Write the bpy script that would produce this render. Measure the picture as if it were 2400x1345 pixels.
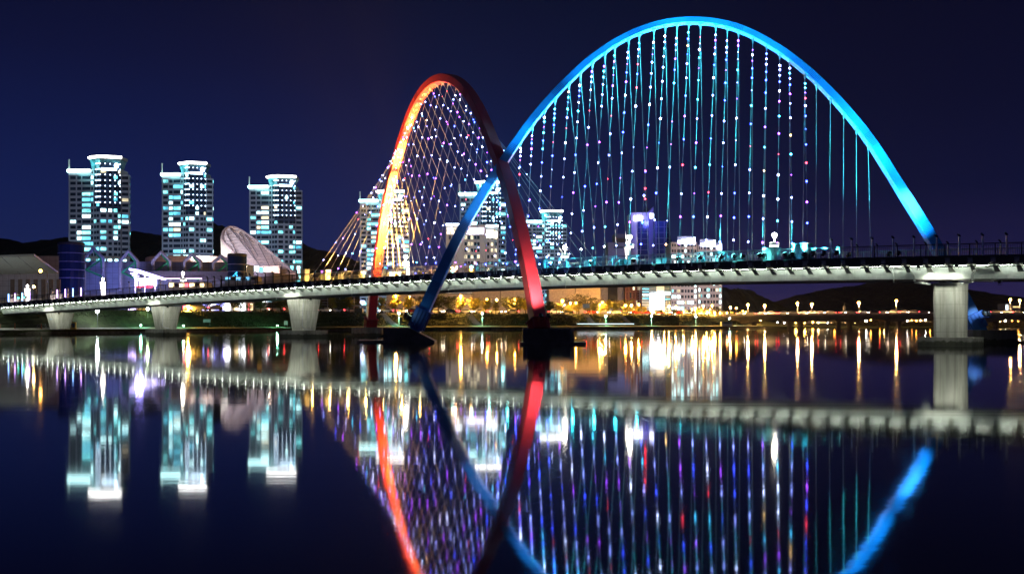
import bpy, math, random
import numpy as np
from mathutils import Vector, Matrix
random.seed(7)
R = random.Random(11)
rad = math.radians
SC = bpy.context.scene
for o in list(bpy.data.objects): bpy.data.objects.remove(o)
COL = SC.collection

# ------------------------------------------------------------------ camera
F, HY, CX, CZ = 2400.0, 755.0, 1200.0, 2.07      # photo is 2400 px wide; eye 2.07 m over the water
cd = bpy.data.cameras.new('camera'); cam = bpy.data.objects.new('camera', cd); COL.objects.link(cam)
cam.location = (0, 0, CZ); cam.rotation_euler = (rad(90), 0, 0)
cd.sensor_width = 36; cd.lens = 36; cd.shift_y = (HY-672.5)/2400.0; cd.clip_start = .5; cd.clip_end = 20000
SC.camera = cam
# ------------------------------------------------------------------ world: night sky, city glow at the horizon
w = bpy.data.worlds.new('World'); SC.world = w; w.use_nodes = True
nt = w.node_tree; nt.nodes.clear()
out = nt.nodes.new('ShaderNodeOutputWorld'); bg = nt.nodes.new('ShaderNodeBackground')
tc = nt.nodes.new('ShaderNodeTexCoord'); sx = nt.nodes.new('ShaderNodeSeparateXYZ')
nt.links.new(tc.outputs['Generated'], sx.inputs[0])
def ramp(nt, stops):
    r = nt.nodes.new('ShaderNodeValToRGB'); e = r.color_ramp.elements
    while len(e) > 1: e.remove(e[0])
    e[0].position, e[0].color = stops[0][0], (*stops[0][1], 1)
    for p, c in stops[1:]:
        n = e.new(p); n.color = (*c, 1)
    return r
rl = ramp(nt, [(0, (.017, .022, .100)), (.06, (.0125, .022, .110)), (.12, (.0085, .0165, .098)), (.18, (.0060, .0115, .072)), (.24, (.005, .0075, .046)), (.32, (.0030, .0042, .024)), (.6, (.002, .002, .010)), (1, (.001, .001, .006))])
rr = ramp(nt, [(0, (.034, .025, .108)), (.05, (.016, .014, .072)), (.12, (.0052, .0072, .042)), (.2, (.0036, .0048, .028)), (.32, (.0028, .0030, .017)), (1, (.001, .001, .005))])
nt.links.new(sx.outputs['Z'], rl.inputs[0]); nt.links.new(sx.outputs['Z'], rr.inputs[0])
mr = nt.nodes.new('ShaderNodeMapRange'); mr.inputs['From Min'].default_value = -.12; mr.inputs['From Max'].default_value = .36
mr.interpolation_type = 'SMOOTHSTEP'
mx = nt.nodes.new('ShaderNodeMix'); mx.data_type = 'RGBA'
nt.links.new(sx.outputs['X'], mr.inputs['Value']); nt.links.new(mr.outputs[0], mx.inputs['Factor'])
nt.links.new(rl.outputs[0], mx.inputs['A']); nt.links.new(rr.outputs[0], mx.inputs['B'])
nt.links.new(mx.outputs['Result'], bg.inputs['Color']); bg.inputs['Strength'].default_value = .82
nt.links.new(bg.outputs[0], out.inputs['Surface'])
# ------------------------------------------------------------------ weak fill sun added to lift the buildings, no moon / exposure
sd = bpy.data.lights.new('moonlight', 'SUN'); sd.energy = .06; sd.angle = rad(12); sd.color = (.72, .74, 1)
sun = bpy.data.objects.new('moonlight', sd); COL.objects.link(sun); sun.rotation_euler = (rad(58), 0, rad(-28))
vs = SC.view_settings; vs.view_transform = 'Standard'; vs.look = 'None'; vs.gamma = 1; vs.use_curve_mapping = False; vs.exposure = 0
SC.render.engine = 'CYCLES'
cy = SC.cycles; cy.max_bounces = 5; cy.diffuse_bounces = 2; cy.glossy_bounces = 3; cy.transmission_bounces = 2; cy.transparent_max_bounces = 4
cy.sample_clamp_indirect = 20; cy.caustics_reflective = False; cy.caustics_refractive = False; cy.use_denoising = True; cy.use_light_tree = True
cy.blur_glossy = 0; cy.pixel_filter_type = 'BLACKMAN_HARRIS'; cy.filter_width = 1.5

# ------------------------------------------------------------------ helpers: points
def P(px, py, d): return Vector(((px-CX)/F*d, d, CZ+(HY-py)/F*d))
def G(px, d, z=0.): return Vector(((px-CX)/F*d, d, z))
def Z(py, d): return CZ+(HY-py)/F*d
# ------------------------------------------------------------------ helpers: materials
MAT = {}
def pbr(name, col, rough=.6, metal=0., var=.18, scale=1.5, spec=.5, stretch=None, bump=0., col2=None):
    if name in MAT: return MAT[name]
    m = bpy.data.materials.new(name); m.use_nodes = True; t = m.node_tree; b = t.nodes['Principled BSDF']
    b.inputs['Roughness'].default_value = rough; b.inputs['Metallic'].default_value = metal; b.inputs['Specular IOR Level'].default_value = spec
    c2 = col2 or tuple(max(0, c*(1-var*1.6)) for c in col); c1 = tuple(min(1, c*(1+var)) for c in col)
    tcn = t.nodes.new('ShaderNodeTexCoord'); mp = t.nodes.new('ShaderNodeMapping'); n = t.nodes.new('ShaderNodeTexNoise')
    n.inputs['Scale'].default_value = scale; n.inputs['Detail'].default_value = 5; n.inputs['Roughness'].default_value = .62
    if stretch: mp.inputs['Scale'].default_value = stretch
    t.links.new(tcn.outputs['Object'], mp.inputs[0]); t.links.new(mp.outputs[0], n.inputs['Vector'])
    r = ramp(t, [(.3, c2), (.68, c1)]); t.links.new(n.outputs['Fac'], r.inputs[0]); t.links.new(r.outputs[0], b.inputs['Base Color'])
    if bump:
        bn = t.nodes.new('ShaderNodeBump'); bn.inputs['Strength'].default_value = bump; bn.inputs['Distance'].default_value = .1
        t.links.new(n.outputs['Fac'], bn.inputs['Height']); t.links.new(bn.outputs[0], b.inputs['Normal'])
    MAT[name] = m; return m
def panelled(name, col, line, sx_, sz_, rough=.5, width=.03, mortar=.02, off=0.):
    """cladding panels with joints, in object space (x+y across, z up)"""
    if name in MAT: return MAT[name]
    m = pbr(name, col, rough, var=.12, scale=.4); t = m.node_tree; b = t.nodes['Principled BSDF']
    tcn = t.nodes.new('ShaderNodeTexCoord'); s = t.nodes.new('ShaderNodeSeparateXYZ'); t.links.new(tcn.outputs['Object'], s.inputs[0])
    a = t.nodes.new('ShaderNodeMath'); a.operation = 'ADD'; t.links.new(s.outputs['X'], a.inputs[0]); t.links.new(s.outputs['Y'], a.inputs[1])
    def grid(src, size):
        d = t.nodes.new('ShaderNodeMath'); d.operation = 'DIVIDE'; d.inputs[1].default_value = size; t.links.new(src, d.inputs[0])
        f = t.nodes.new('ShaderNodeMath'); f.operation = 'FRACT'; t.links.new(d.outputs[0], f.inputs[0])
        g = t.nodes.new('ShaderNodeMath'); g.operation = 'LESS_THAN'; g.inputs[1].default_value = width; t.links.new(f.outputs[0], g.inputs[0]); return g
    g1, g2 = grid(a.outputs[0], sx_), grid(s.outputs['Z'], sz_)
    mxm = t.nodes.new('ShaderNodeMath'); mxm.operation = 'MAXIMUM'; t.links.new(g1.outputs[0], mxm.inputs[0]); t.links.new(g2.outputs[0], mxm.inputs[1])
    mix = t.nodes.new('ShaderNodeMix'); mix.data_type = 'RGBA'; old = b.inputs['Base Color'].links[0].from_socket
    t.links.new(mxm.outputs[0], mix.inputs['Factor']); t.links.new(old, mix.inputs['A']); mix.inputs['B'].default_value = (*line, 1)
    t.links.new(mix.outputs['Result'], b.inputs['Base Color']); return m
def emit(name, col, s, sampling=True):
    if name in MAT: return MAT[name]
    m = bpy.data.materials.new(name); m.use_nodes = True; t = m.node_tree; t.nodes.clear()
    o = t.nodes.new('ShaderNodeOutputMaterial'); e = t.nodes.new('ShaderNodeEmission'); e.inputs[0].default_value = (*col, 1); e.inputs[1].default_value = s
    t.links.new(e.outputs[0], o.inputs[0])
    m.cycles.emission_sampling = 'FRONT' if sampling else 'NONE'
    MAT[name] = m; return m
def litpane(name, col, s, scale=.5, lo=.25):
    """a lit window: brightness varies over the pane (curtains, ceiling lamps)"""
    if name in MAT: return MAT[name]
    m = emit(name, col, s); t = m.node_tree; e = [n for n in t.nodes if n.type == 'EMISSION'][0]
    g = t.nodes.new('ShaderNodeTexCoord'); oi = t.nodes.new('ShaderNodeObjectInfo'); n = t.nodes.new('ShaderNodeTexNoise'); n.noise_dimensions = '4D'
    n.inputs['Scale'].default_value = scale; n.inputs['Detail'].default_value = 2
    t.links.new(g.outputs['Object'], n.inputs['Vector']); k = t.nodes.new('ShaderNodeMath'); k.operation = 'MULTIPLY'; k.inputs[1].default_value = 50
    t.links.new(oi.outputs['Random'], k.inputs[0]); t.links.new(k.outputs[0], n.inputs['W'])
    r = t.nodes.new('ShaderNodeMapRange'); r.inputs['From Min'].default_value = .38; r.inputs['From Max'].default_value = .62
    r.inputs['To Min'].default_value = lo*s; r.inputs['To Max'].default_value = s
    t.links.new(n.outputs['Fac'], r.inputs['Value']); t.links.new(r.outputs[0], e.inputs[1]); return m

# ------------------------------------------------------------------ helpers: objects
W = {}          # world origin of every object made here
def thing(name, label, cat, loc=(0, 0, 0), group=None, kind=None):
    o = bpy.data.objects.new(name, None); COL.objects.link(o); o.location = loc; o.empty_display_size = .2
    W[o.name] = Vector(loc); tag(o, label, cat, group, kind); return o
def tag(o, label, cat, group=None, kind=None):
    if label: o['label'] = label
    if cat: o['category'] = cat
    if group: o['group'] = group
    if kind: o['kind'] = kind
    return o
class MB:
    def __init__(s): s.v, s.f, s.mi = [], [], []
    def add(s, vs, fs, mi=0):
        b = len(s.v); s.v += [tuple(x) for x in vs]
        for f in fs: s.f.append([b+i for i in f]); s.mi.append(mi)
    def box(s, c, size, ax=None, mi=0):
        ax = ax or (Vector((1, 0, 0)), Vector((0, 1, 0)), Vector((0, 0, 1))); c = Vector(c)
        h = [ax[i]*(size[i]/2) for i in range(3)]
        vs = [c+h[0]*a+h[1]*b+h[2]*d for d in (-1, 1) for b in (-1, 1) for a in (-1, 1)]
        s.add(vs, [(0, 2, 3, 1), (4, 5, 7, 6), (0, 1, 5, 4), (2, 6, 7, 3), (0, 4, 6, 2), (1, 3, 7, 5)], mi)
    def prism(s, poly, z0, z1, top=None, mi=0, cap=True):
        """poly: xy points counter-clockwise; top: other xy points for the upper ring"""
        n = len(poly); top = top or poly
        vs = [(p[0], p[1], z0) for p in poly]+[(p[0], p[1], z1) for p in top]
        fs = [(i, (i+1) % n, n+(i+1) % n, n+i) for i in range(n)]
        if cap: fs += [tuple(range(n-1, -1, -1)), tuple(range(n, 2*n))]
        s.add(vs, fs, mi)
    def tube(s, a, b, r, n=6, r2=None, mi=0):
        a, b = Vector(a), Vector(b); r2 = r if r2 is None else r2
        t = (b-a).normalized(); q = t.orthogonal().normalized(); p = t.cross(q)
        vs = []
        for c, rr_ in ((a, r), (b, r2)):
            vs += [c+(q*math.cos(2*math.pi*i/n)+p*math.sin(2*math.pi*i/n))*rr_ for i in range(n)]
        s.add(vs, [(i, (i+1) % n, n+(i+1) % n, n+i) for i in range(n)]+[tuple(range(n-1, -1, -1)), tuple(range(n, 2*n))], mi)
    def path(s, pts, r, n=6, mi=0):
        for a, b in zip(pts[:-1], pts[1:]): s.tube(a, b, r, n, mi=mi)
    def ball(s, c, r, nu=8, nv=5, mi=0, sc=(1, 1, 1)):
        c = Vector(c); vs = [c+Vector((0, 0, -r*sc[2]))]
        for j in range(1, nv):
            a = -math.pi/2+math.pi*j/nv
            for i in range(nu):
                t = 2*math.pi*i/nu; vs.append(c+Vector((math.cos(a)*math.cos(t)*r*sc[0], math.cos(a)*math.sin(t)*r*sc[1], math.sin(a)*r*sc[2])))
        vs.append(c+Vector((0, 0, r*sc[2]))); fs = []
        for i in range(nu):
            fs.append((0, 1+(i+1) % nu, 1+i)); L = 1+(nv-2)*nu; fs.append((L+i, L+(i+1) % nu, len(vs)-1))
            for j in range(nv-2): a = 1+j*nu; fs.append((a+i, a+(i+1) % nu, a+nu+(i+1) % nu, a+nu+i))
        s.add(vs, fs, mi)
    def lathe(s, c, prof, n=12, mi=0):
        c = Vector(c); vs = [c+Vector((r*math.cos(2*math.pi*i/n), r*math.sin(2*math.pi*i/n), z)) for r, z in prof for i in range(n)]
        fs = [(j*n+i, j*n+(i+1) % n, (j+1)*n+(i+1) % n, (j+1)*n+i) for j in range(len(prof)-1) for i in range(n)]
        fs += [tuple(range(n-1, -1, -1)), tuple(range((len(prof)-1)*n, len(prof)*n))]
        s.add(vs, fs, mi)
    def build(s, name, mat, parent=None, smooth=False, origin=None, label=None, kind=None):
        me = bpy.data.meshes.new(name); org = W[parent.name] if parent is not None else Vector(origin or (0, 0, 0))
        me.from_pydata([tuple(Vector(v)-org) for v in s.v], [], s.f)
        for m in (mat if isinstance(mat, (list, tuple)) else [mat]): me.materials.append(m)
        if any(s.mi): me.polygons.foreach_set('material_index', s.mi)
        if smooth: me.polygons.foreach_set('use_smooth', [True]*len(me.polygons))
        me.update(); o = bpy.data.objects.new(name, me); COL.objects.link(o)
        if parent is not None: o.parent = parent
        else: o.location = org
        W[o.name] = Vector(org)
        if label: o['label'] = label
        if kind: o['kind'] = kind
        return o
def proto(mb, name, mat, smooth=False):
    o = mb.build(name, mat, smooth=smooth); me = o.data; bpy.data.objects.remove(o); return me
def inst(src, name, parent, loc, rot=None, scale=None):
    """another object on src's mesh, placed at a world point"""
    o = bpy.data.objects.new(name, src); COL.objects.link(o)
    if parent is not None: o.parent = parent; o.location = Vector(loc)-W[parent.name]
    else: o.location = loc
    if rot is not None: o.rotation_euler = rot
    if scale is not None: o.scale = scale
    W[o.name] = Vector(loc); return o
def copy_thing(src, loc, rotz, label, group=None, scale=None):
    r = src.copy(); COL.objects.link(r); r.location = loc; r.rotation_euler = (0, 0, rotz); r['label'] = label
    if group: r['group'] = group
    if scale: r.scale = scale
    W[r.name] = Vector(loc)
    for ch in list(src.children):
        c = ch.copy(); COL.objects.link(c); c.parent = r
        for g in ch.children:
            d = g.copy(); COL.objects.link(d); d.parent = c
    return r
def struct(name, mb, mat, smooth=False, kind='structure'):
    o = mb.build(name, mat, smooth=smooth); o['kind'] = kind; return o
def spot(parent, loc, target, col, power, angle=40, blend=.9, size=.15, name='lamp_light'):
    l = bpy.data.lights.new(name, 'SPOT'); l.energy = power; l.color = col; l.spot_size = rad(angle); l.spot_blend = blend; l.shadow_soft_size = size
    o = bpy.data.objects.new(name, l); COL.objects.link(o); loc = Vector(loc); d = (Vector(target)-loc).normalized()
    o.rotation_euler = d.to_track_quat('-Z', 'Y').to_euler()
    if parent is not None: o.parent = parent; o.location = loc-W[parent.name]
    else: o.location = loc
    return o
def point(parent, loc, col, power, size=.2, name='lamp_light'):
    l = bpy.data.lights.new(name, 'POINT'); l.energy = power; l.color = col; l.shadow_soft_size = size
    o = bpy.data.objects.new(name, l); COL.objects.link(o); o.parent = parent; o.location = Vector(loc)-W[parent.name]; return o

# ------------------------------------------------------------------ materials
concrete = pbr('concrete', (.34, .34, .30), .85, var=.28, scale=.7, stretch=(1, 1, .35), bump=.15)
wet_concrete = pbr('wet_concrete', (.10, .105, .095), .7, var=.5, scale=1.2, stretch=(1, 1, .3))
dark_concrete = pbr('dark_concrete', (.05, .05, .05), .6, var=.4, scale=1)  # unlit look of the near footings put into the base colour
white_steel = pbr('white_steel', (.64, .67, .62), .45, var=.16, scale=.7, stretch=(1, 1, .4))
dark_steel = pbr('dark_steel', (.035, .033, .036), .55, var=.3, scale=3)
grey_steel = pbr('grey_steel', (.28, .28, .30), .5, var=.2, scale=2)
stainless = pbr('stainless', (.45, .45, .47), .28, metal=1., var=.1, scale=3)
black_plastic = pbr('black_plastic', (.012, .012, .013), .4, var=.3, scale=6)
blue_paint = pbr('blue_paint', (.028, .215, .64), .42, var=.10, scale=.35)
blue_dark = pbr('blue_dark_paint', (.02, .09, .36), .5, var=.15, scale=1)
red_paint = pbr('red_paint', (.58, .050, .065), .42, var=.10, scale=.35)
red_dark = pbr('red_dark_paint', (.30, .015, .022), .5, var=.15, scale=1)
cable_mat = pbr('cable_steel', (.34, .34, .34), .45, var=.05, scale=2)
asphalt = pbr('asphalt', (.05, .05, .052), .85, var=.2, scale=.6)
glass_dark = pbr('glass_dark', (.012, .018, .030), .12, var=.2, scale=.4, spec=.6)
glass_blue = pbr('glass_blue', (.010, .030, .075), .15, var=.5, scale=.12, spec=.6)

# ================================================================== SETTING
SH = [(-420, 120), (-112, 150), (-98, 162), (-87.7, 180), (-75.8, 203), (-51.7, 250), (-23, 277), (12, 292), (39, 312), (69, 332), (103, 382), (138, 410), (175, 420), (233, 430), (383, 460), (1200, 620)]
shx, shy = np.array([p[0] for p in SH]), np.array([p[1] for p in SH])
def shore(x): return float(np.interp(x, shx, shy))
PRO = [(-4, -2.5), (0, -2.0), (.02, .62), (.4, .66), (12, .9), (19, 1.0), (24, 2.2), (30, 4.4), (34, 4.7), (60, 4.8), (120, 4.9), (400, 5), (4500, 5.2)]
pox, poz = np.array([p[0] for p in PRO]), np.array([p[1] for p in PRO])
def dsh(px, off):
    d = 300.
    for _ in range(40): d = .5*d+.5*(shore((px-CX)/F*d)+off)
    return d
def tz(x, y):
    o = y-shore(x); z = float(np.interp(o, pox, poz))
    if x > 85:                                   # low far bank under the road bridge
        k = min(1, (x-85)/30.); lo = float(np.interp(o, [-4, 0, .02, 12, 60, 4500], [-2.5, -2, .4, .8, 1.6, 4])); z = z*(1-k)+lo*k
    return z
wm = MB(); wm.add([(-3700, -60, 0), (3700, -60, 0), (3700, 4000, 0), (-3700, 4000, 0)], [(0, 1, 2, 3)])
m = bpy.data.materials.new('river_water'); m.use_nodes = True; t = m.node_tree; b = t.nodes['Principled BSDF']
b.inputs['Base Color'].default_value = (.0012, .002, .006, 1); b.inputs['Roughness'].default_value = .085; b.inputs['IOR'].default_value = 1.36
b.inputs['Specular IOR Level'].default_value = .55
tcn = t.nodes.new('ShaderNodeTexCoord'); mp = t.nodes.new('ShaderNodeMapping'); mp.inputs['Scale'].default_value = (.05, .55, 1); mp.inputs['Rotation'].default_value = (0, 0, rad(6))
n1 = t.nodes.new('ShaderNodeTexNoise'); n1.inputs['Scale'].default_value = 1; n1.inputs['Detail'].default_value = 6
bp = t.nodes.new('ShaderNodeBump'); bp.inputs['Strength'].default_value = .09; bp.inputs['Distance'].default_value = .03
t.links.new(tcn.outputs['Object'], mp.inputs[0]); t.links.new(mp.outputs[0], n1.inputs['Vector']); t.links.new(n1.outputs['Fac'], bp.inputs['Height']); t.links.new(bp.outputs[0], b.inputs['Normal'])
rr2 = t.nodes.new('ShaderNodeMapRange'); rr2.inputs['To Min'].default_value = .038; rr2.inputs['To Max'].default_value = .056
n2 = t.nodes.new('ShaderNodeTexNoise'); n2.inputs['Scale'].default_value = .03; t.links.new(tcn.outputs['Object'], n2.inputs['Vector'])
t.links.new(n2.outputs['Fac'], rr2.inputs['Value']); t.links.new(rr2.outputs[0], b.inputs['Roughness'])
struct('river_water', wm, m)
gm = MB(); xs = list(np.arange(-420, 420, 4.))+list(np.arange(420, 1300, 80.)); offs = [-4, 0, .02, .4, 3, 6, 9, 12, 15, 17, 19, 20.5, 22, 24, 26, 28, 30, 31, 34, 46, 60, 120, 400, 1200, 3300]
vs = []
for x in xs:
    for o in offs:
        y = shore(x)+o; z = tz(x, y)
        if 19 < o < 31: z += R.uniform(-.18, .18)
        elif 4 < o <= 19: z += R.uniform(-.02, .03)
        vs.append((x, y, z))
n = len(offs); fs = [(i*n+j, (i+1)*n+j, (i+1)*n+j+1, i*n+j+1) for i in range(len(xs)-1) for j in range(n-1)]
gm.add(vs, fs)
grass_m = pbr('bank_grass', (.034, .050, .016), .95, var=.55, scale=.8, bump=.5, col2=(.018, .022, .008))
struct('riverbank_ground', gm, grass_m)
def strip(name, o0, o1, x0, x1, mat, lift=.03, step=6.):
    s = MB(); vs = []; X = np.arange(x0, x1+.1, step)
    for x in X:
        for o in (o0, (o0+o1)/2, o1): y = shore(x)+o; vs.append((x, y, tz(x, y)+lift))
    s.add(vs, [(i*3+j, (i+1)*3+j, (i+1)*3+j+1, i*3+j+1) for i in range(len(X)-1) for j in range(2)]); return struct(name, s, mat)
paving = pbr('paving', (.42, .41, .36), .9, var=.15, scale=.5)
strip('promenade_path', 1, 4, -66, 84, pbr('path_paving', (.12, .12, .11), .9, var=.2), .035)
strip('road', 36, 46, -400, 90, asphalt, .05)
strip('promenade_plaza', .5, 15, -140, -70, paving, .05, 4.)
qw = MB(); X = np.arange(-140, 420, 3.)
for a, b_ in zip(X[:-1], X[1:]):
    hz = .72 if b_ < 85 else .42
    qw.add([(a, shore(a)-.25, -1), (b_, shore(b_)-.25, -1), (b_, shore(b_)+.1, hz), (a, shore(a)+.1, hz), (b_, shore(b_)+.7, hz), (a, shore(a)+.7, hz)], [(0, 1, 2, 3), (3, 2, 4, 5)])
struct('quay_revetment', qw, pbr('quay_stone', (.085, .08, .065), .9, var=.5, scale=.9, bump=.4))
for (pxa, pxb) in ((905, 935), (1095, 1120), (1385, 1408), (1480, 1510)):      # flights of steps down the bank
    s = MB(); d0 = 300.; xa, xb = (pxa-CX)/F*305, (pxb-CX)/F*298
    for i in range(26):
        k = i/25.; x = xa+(xb-xa)*k; y = shore(x)+30.5-11*k; z = tz(x, y)+.12
        s.box((x, y, z), (2.2, .6, .16))
    struct('bank_steps', s, pbr('step_stone', (.30, .29, .28), .9))
def hill(name, crest, d, depth, mat, jit=.5, step=4., tree=3.0):
    """crest: (px, py) line as seen; the ridge stands at distance d and falls off to both sides"""
    h = MB(); cx = np.array([c[0] for c in crest], float); cyy = np.array([c[1] for c in crest], float)
    px = np.arange(cx[0], cx[-1]+.1, step); K = [-1, -.8, -.62, -.45, -.3, -.18, -.08, 0, .15, .4, .7, 1]; vs = []
    rr_ = random.Random(len(name)+int(d))
    for p in px:
        zc = Z(float(np.interp(p, cx, cyy)), d)
        for k in K:
            fall = math.cos(abs(k)*math.pi/2)**1.1; dd = d+k*depth
            z = 3+(zc-3)*fall+(rr_.uniform(-1, 1)*tree*(.9 if abs(k) < .5 else .5) if abs(k) < .99 else -4)
            vs.append(((p-CX)/F*d+rr_.uniform(-.3, .3), dd, z))
    n = len(K); h.add(vs, [(i*n+j, (i+1)*n+j, (i+1)*n+j+1, i*n+j+1) for i in range(len(px)-1) for j in range(n-1)])
    return struct(name, h, mat)
wood = pbr('hill_wood', (.035, .045, .022), .95, var=.6, scale=.05, col2=(.012, .016, .008))
hill('wooded_hill', [(-500, 600), (-150, 590), (-40, 572), (30, 568), (60, 580), (90, 592), (118, 580), (150, 572), (210, 565), (270, 556), (330, 550), (370, 556), (430, 566), (500, 545), (520, 530), (548, 548), (600, 560), (690, 562), (720, 583), (745, 590), (790, 600), (860, 622), (960, 650), (1150, 690), (1400, 700)], 1250, 380, wood, step=2, tree=4.2)
hill('near_hill', [(1560, 700), (1640, 676), (1690, 678), (1712, 684), (1730, 680), (1748, 684), (1775, 700), (1800, 715), (1830, 733), (1850, 745)], 700, 90, wood, step=2, tree=2.2)
hill('far_mountain', [(1700, 752), (1800, 735), (1850, 708), (1890, 694), (1930, 684), (1985, 676), (2030, 668), (2080, 664), (2120, 671), (2190, 684), (2300, 706), (2400, 722), (2600, 735), (2900, 740), (3400, 700)], 2400, 700, wood, step=3, tree=7)

def flood(parent, loc, target, col, k, angle=30, blend=1., size=.25):
    """k: irradiance wanted at the target"""
    r = (Vector(target)-Vector(loc)).length
    return spot(parent, loc, target, col, k*4*math.pi*r*r, angle, blend, size)
def fixture(name, loc, target, parent, lens_mat, s=1.):
    """a floodlight head on a yoke, aimed at target; part of parent"""
    loc = Vector(loc); d = (Vector(target)-loc).normalized(); q = d.cross(Vector((0, 0, 1))); q = (q if q.length > .1 else Vector((1, 0, 0))).normalized(); p = q.cross(d)
    m = MB(); m.tube(loc-d*.32*s, loc, .16*s, 10, .24*s); m.tube(loc, loc+d*.14*s, .24*s, 10, .26*s)
    for sg_ in (-1, 1): m.box(loc+q*.27*s*sg_-Vector((0, 0, .22*s)), (.05*s, .08*s, .5*s))
    m.box(loc-Vector((0, 0, .47*s)), (.6*s, .3*s, .06*s)); o = m.build(name, black_plastic, parent)
    l = MB(); l.tube(loc+d*.145*s, loc+d*.16*s, .23*s, 10); l.build('lens', lens_mat, o); return o
# ================================================================== FOOTBRIDGE
O_, U_, N_ = Vector((37.3, 87, 0)), Vector((.787, -.6169, 0)).normalized(), Vector((.6169, .787, 0)).normalized()
def D(u, n, z=0.): return O_+U_*u+N_*n+Vector((0, 0, z))
def u_at(px, n=0.):
    k = (px-CX)/F; o = O_+N_*n
    return (k*o.y-o.x)/(U_.x-k*U_.y)
ZB = [(-150, 2.9), (17, 3.65), (180, 4.25), (360, 4.9), (540, 5.28), (715, 5.6), (1000, 5.95), (1270, 6.1), (1600, 6.08), (2000, 5.95), (2230, 5.76), (2400, 5.66), (2700, 5.45)]
zc = np.polyfit([u_at(p, 1.5) for p, _ in ZB], [z for _, z in ZB], 4)
U0, U1 = u_at(-190, 0), 62.
def zb(u):
    uu = max(min(u, 16), u_at(-150)); return float(np.polyval(zc, uu))-(.02*(u-16) if u > 16 else 0)
WD = 8.0
def zt(u): return zb(u)+1.82                          # walking surface
bridge = thing('footbridge', 'long white steel girder footbridge on flared concrete piers across the river', 'footbridge', D(-40, 4, 0))
US = list(np.arange(U0, U1, 2.5))+[U1]
def sweep(mb, prof, us=US, mi=0):
    """prof(u) -> closed list of (n, z)"""
    rings = [[D(u, n, z) for n, z in prof(u)] for u in us]; k = len(rings[0])
    mb.add([p for r_ in rings for p in r_], [(i*k+j, i*k+(j+1) % k, (i+1)*k+(j+1) % k, (i+1)*k+j) for i in range(len(us)-1) for j in range(k)]+[tuple(range(k-1, -1, -1)), tuple(range((len(us)-1)*k, len(us)*k))], mi)
m_ = MB(); sweep(m_, lambda u: [(1.5, zb(u)+1.2), (1.5, zb(u)), (1.75, zb(u)-.02), (6.25, zb(u)-.02), (6.5, zb(u)), (6.5, zb(u)+1.2)])
for a in np.arange(U0, U1, 6.5):                         # web stiffener splices and bottom lip
    m_.box(D(a, 1.49, zb(a)+.55), (.35, .03, 1.0), (U_, N_, Vector((0, 0, 1))))
m_.build('girder', white_steel, bridge)
m_ = MB(); sweep(m_, lambda u: [(1.38, zb(u)+.005), (1.38, zb(u)-.10), (6.6, zb(u)-.10), (6.6, zb(u)+.005), (6.4, zb(u)-.03), (1.6, zb(u)-.03)]); m_.build('bottom_flange', pbr('flange_steel', (.10, .095, .085), .6), bridge)  # shade under the girder put into the flange colour
m_ = MB(); sweep(m_, lambda u: [(.25, zb(u)+1.23), (7.75, zb(u)+1.23), (7.75, zt(u)), (.25, zt(u))]); m_.build('deck_slab', pbr('deck_paving', (.22, .20, .19), .85), bridge)
m_ = MB(); sweep(m_, lambda u: [(-.02, zb(u)+1.32), (.22, zb(u)+1.32), (.22, zt(u)+.04), (-.02, zt(u)+.04)])
sweep(m_, lambda u: [(-.14, zt(u)-.04), (.05, zt(u)-.04), (.05, zt(u)+.09), (-.14, zt(u)+.09)])
m_.build('edge_beam', dark_steel, bridge)
m_ = MB(); sweep(m_, lambda u: [(7.8, zb(u)+1.32), (8.02, zb(u)+1.32), (8.02, zt(u)+.04), (7.8, zt(u)+.04)]); m_.build('edge_beam', dark_steel, bridge)
m_ = MB()
for n_, dz, r_ in ((.16, 1.02, .045), (.42, 1.06, .03)):
    m_.path([D(u, n_, zb(u)+dz) for u in US], r_, 6)
m_.build('conduit', dark_steel, bridge)
SP = 1.80; NB = 100; BU = [u_at(2400)-.5-SP*i for i in range(NB)]
AX3 = (U_, N_, Vector((0, 0, 1)))
tube_e = emit('tube_glow', (.88, 1, .86), 50)
bs = MB()                                             # cantilever bracket, local frame u,n,z about (0, .9, 0)
for a, b_, dz0, dz1, wd in ((.12, 1.5, .0, -.60, .50),):
    v = [(-wd/2*.5, a, dz0), (wd/2*.5, a, dz0), (wd/2, b_-.12, dz1), (-wd/2, b_-.12, dz1)]
    bs.add([U_*x+N_*n_+Vector((0, 0, z)) for x, n_, z in v]+[U_*x+N_*n_+Vector((0, 0, z+.035)) for x, n_, z in v], [(3, 2, 1, 0), (4, 5, 6, 7), (0, 1, 5, 4), (1, 2, 6, 5), (2, 3, 7, 6), (3, 0, 4, 7)])
    v = [(0, a, .02), (0, b_, .02), (0, b_, dz1), ]
    bs.add([U_*x+N_*n_+Vector((0, 0, z)) for x in (-.012, .012) for _, n_, z in v], [(0, 1, 2), (5, 4, 3), (0, 3, 4, 1), (1, 4, 5, 2), (2, 5, 3, 0)])
b0 = proto(bs, 'bracket', pbr('bracket_steel', (.42, .44, .38), .6, var=.2))
ts = MB(); ts.box((0, 0, 0.045), (.98, .07, .16), AX3); t0 = proto(ts, 'tube_lamp', tube_e)
ls = MB(); ls.box(N_*-.06+Vector((0, 0, .054)), (1.06, .02, .166), AX3); ls.box(N_*-.01+Vector((0, 0, .133)), (1.06, .12, .012), AX3); ls.box(N_*-.03+Vector((0, 0, -.046)), (1.06, .17, .012), AX3); l0 = proto(ls, 'lamp_shade', dark_steel)  # lip and trays added to keep tube glare off the water
hs = MB(); hs.box((0, 0, 0), (.36, .18, .34), AX3); hs.box(N_*-.1+Vector((0, 0, .19)), (.42, .26, .04), AX3)
h0 = proto(hs, 'anchor_box', grey_steel)
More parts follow.
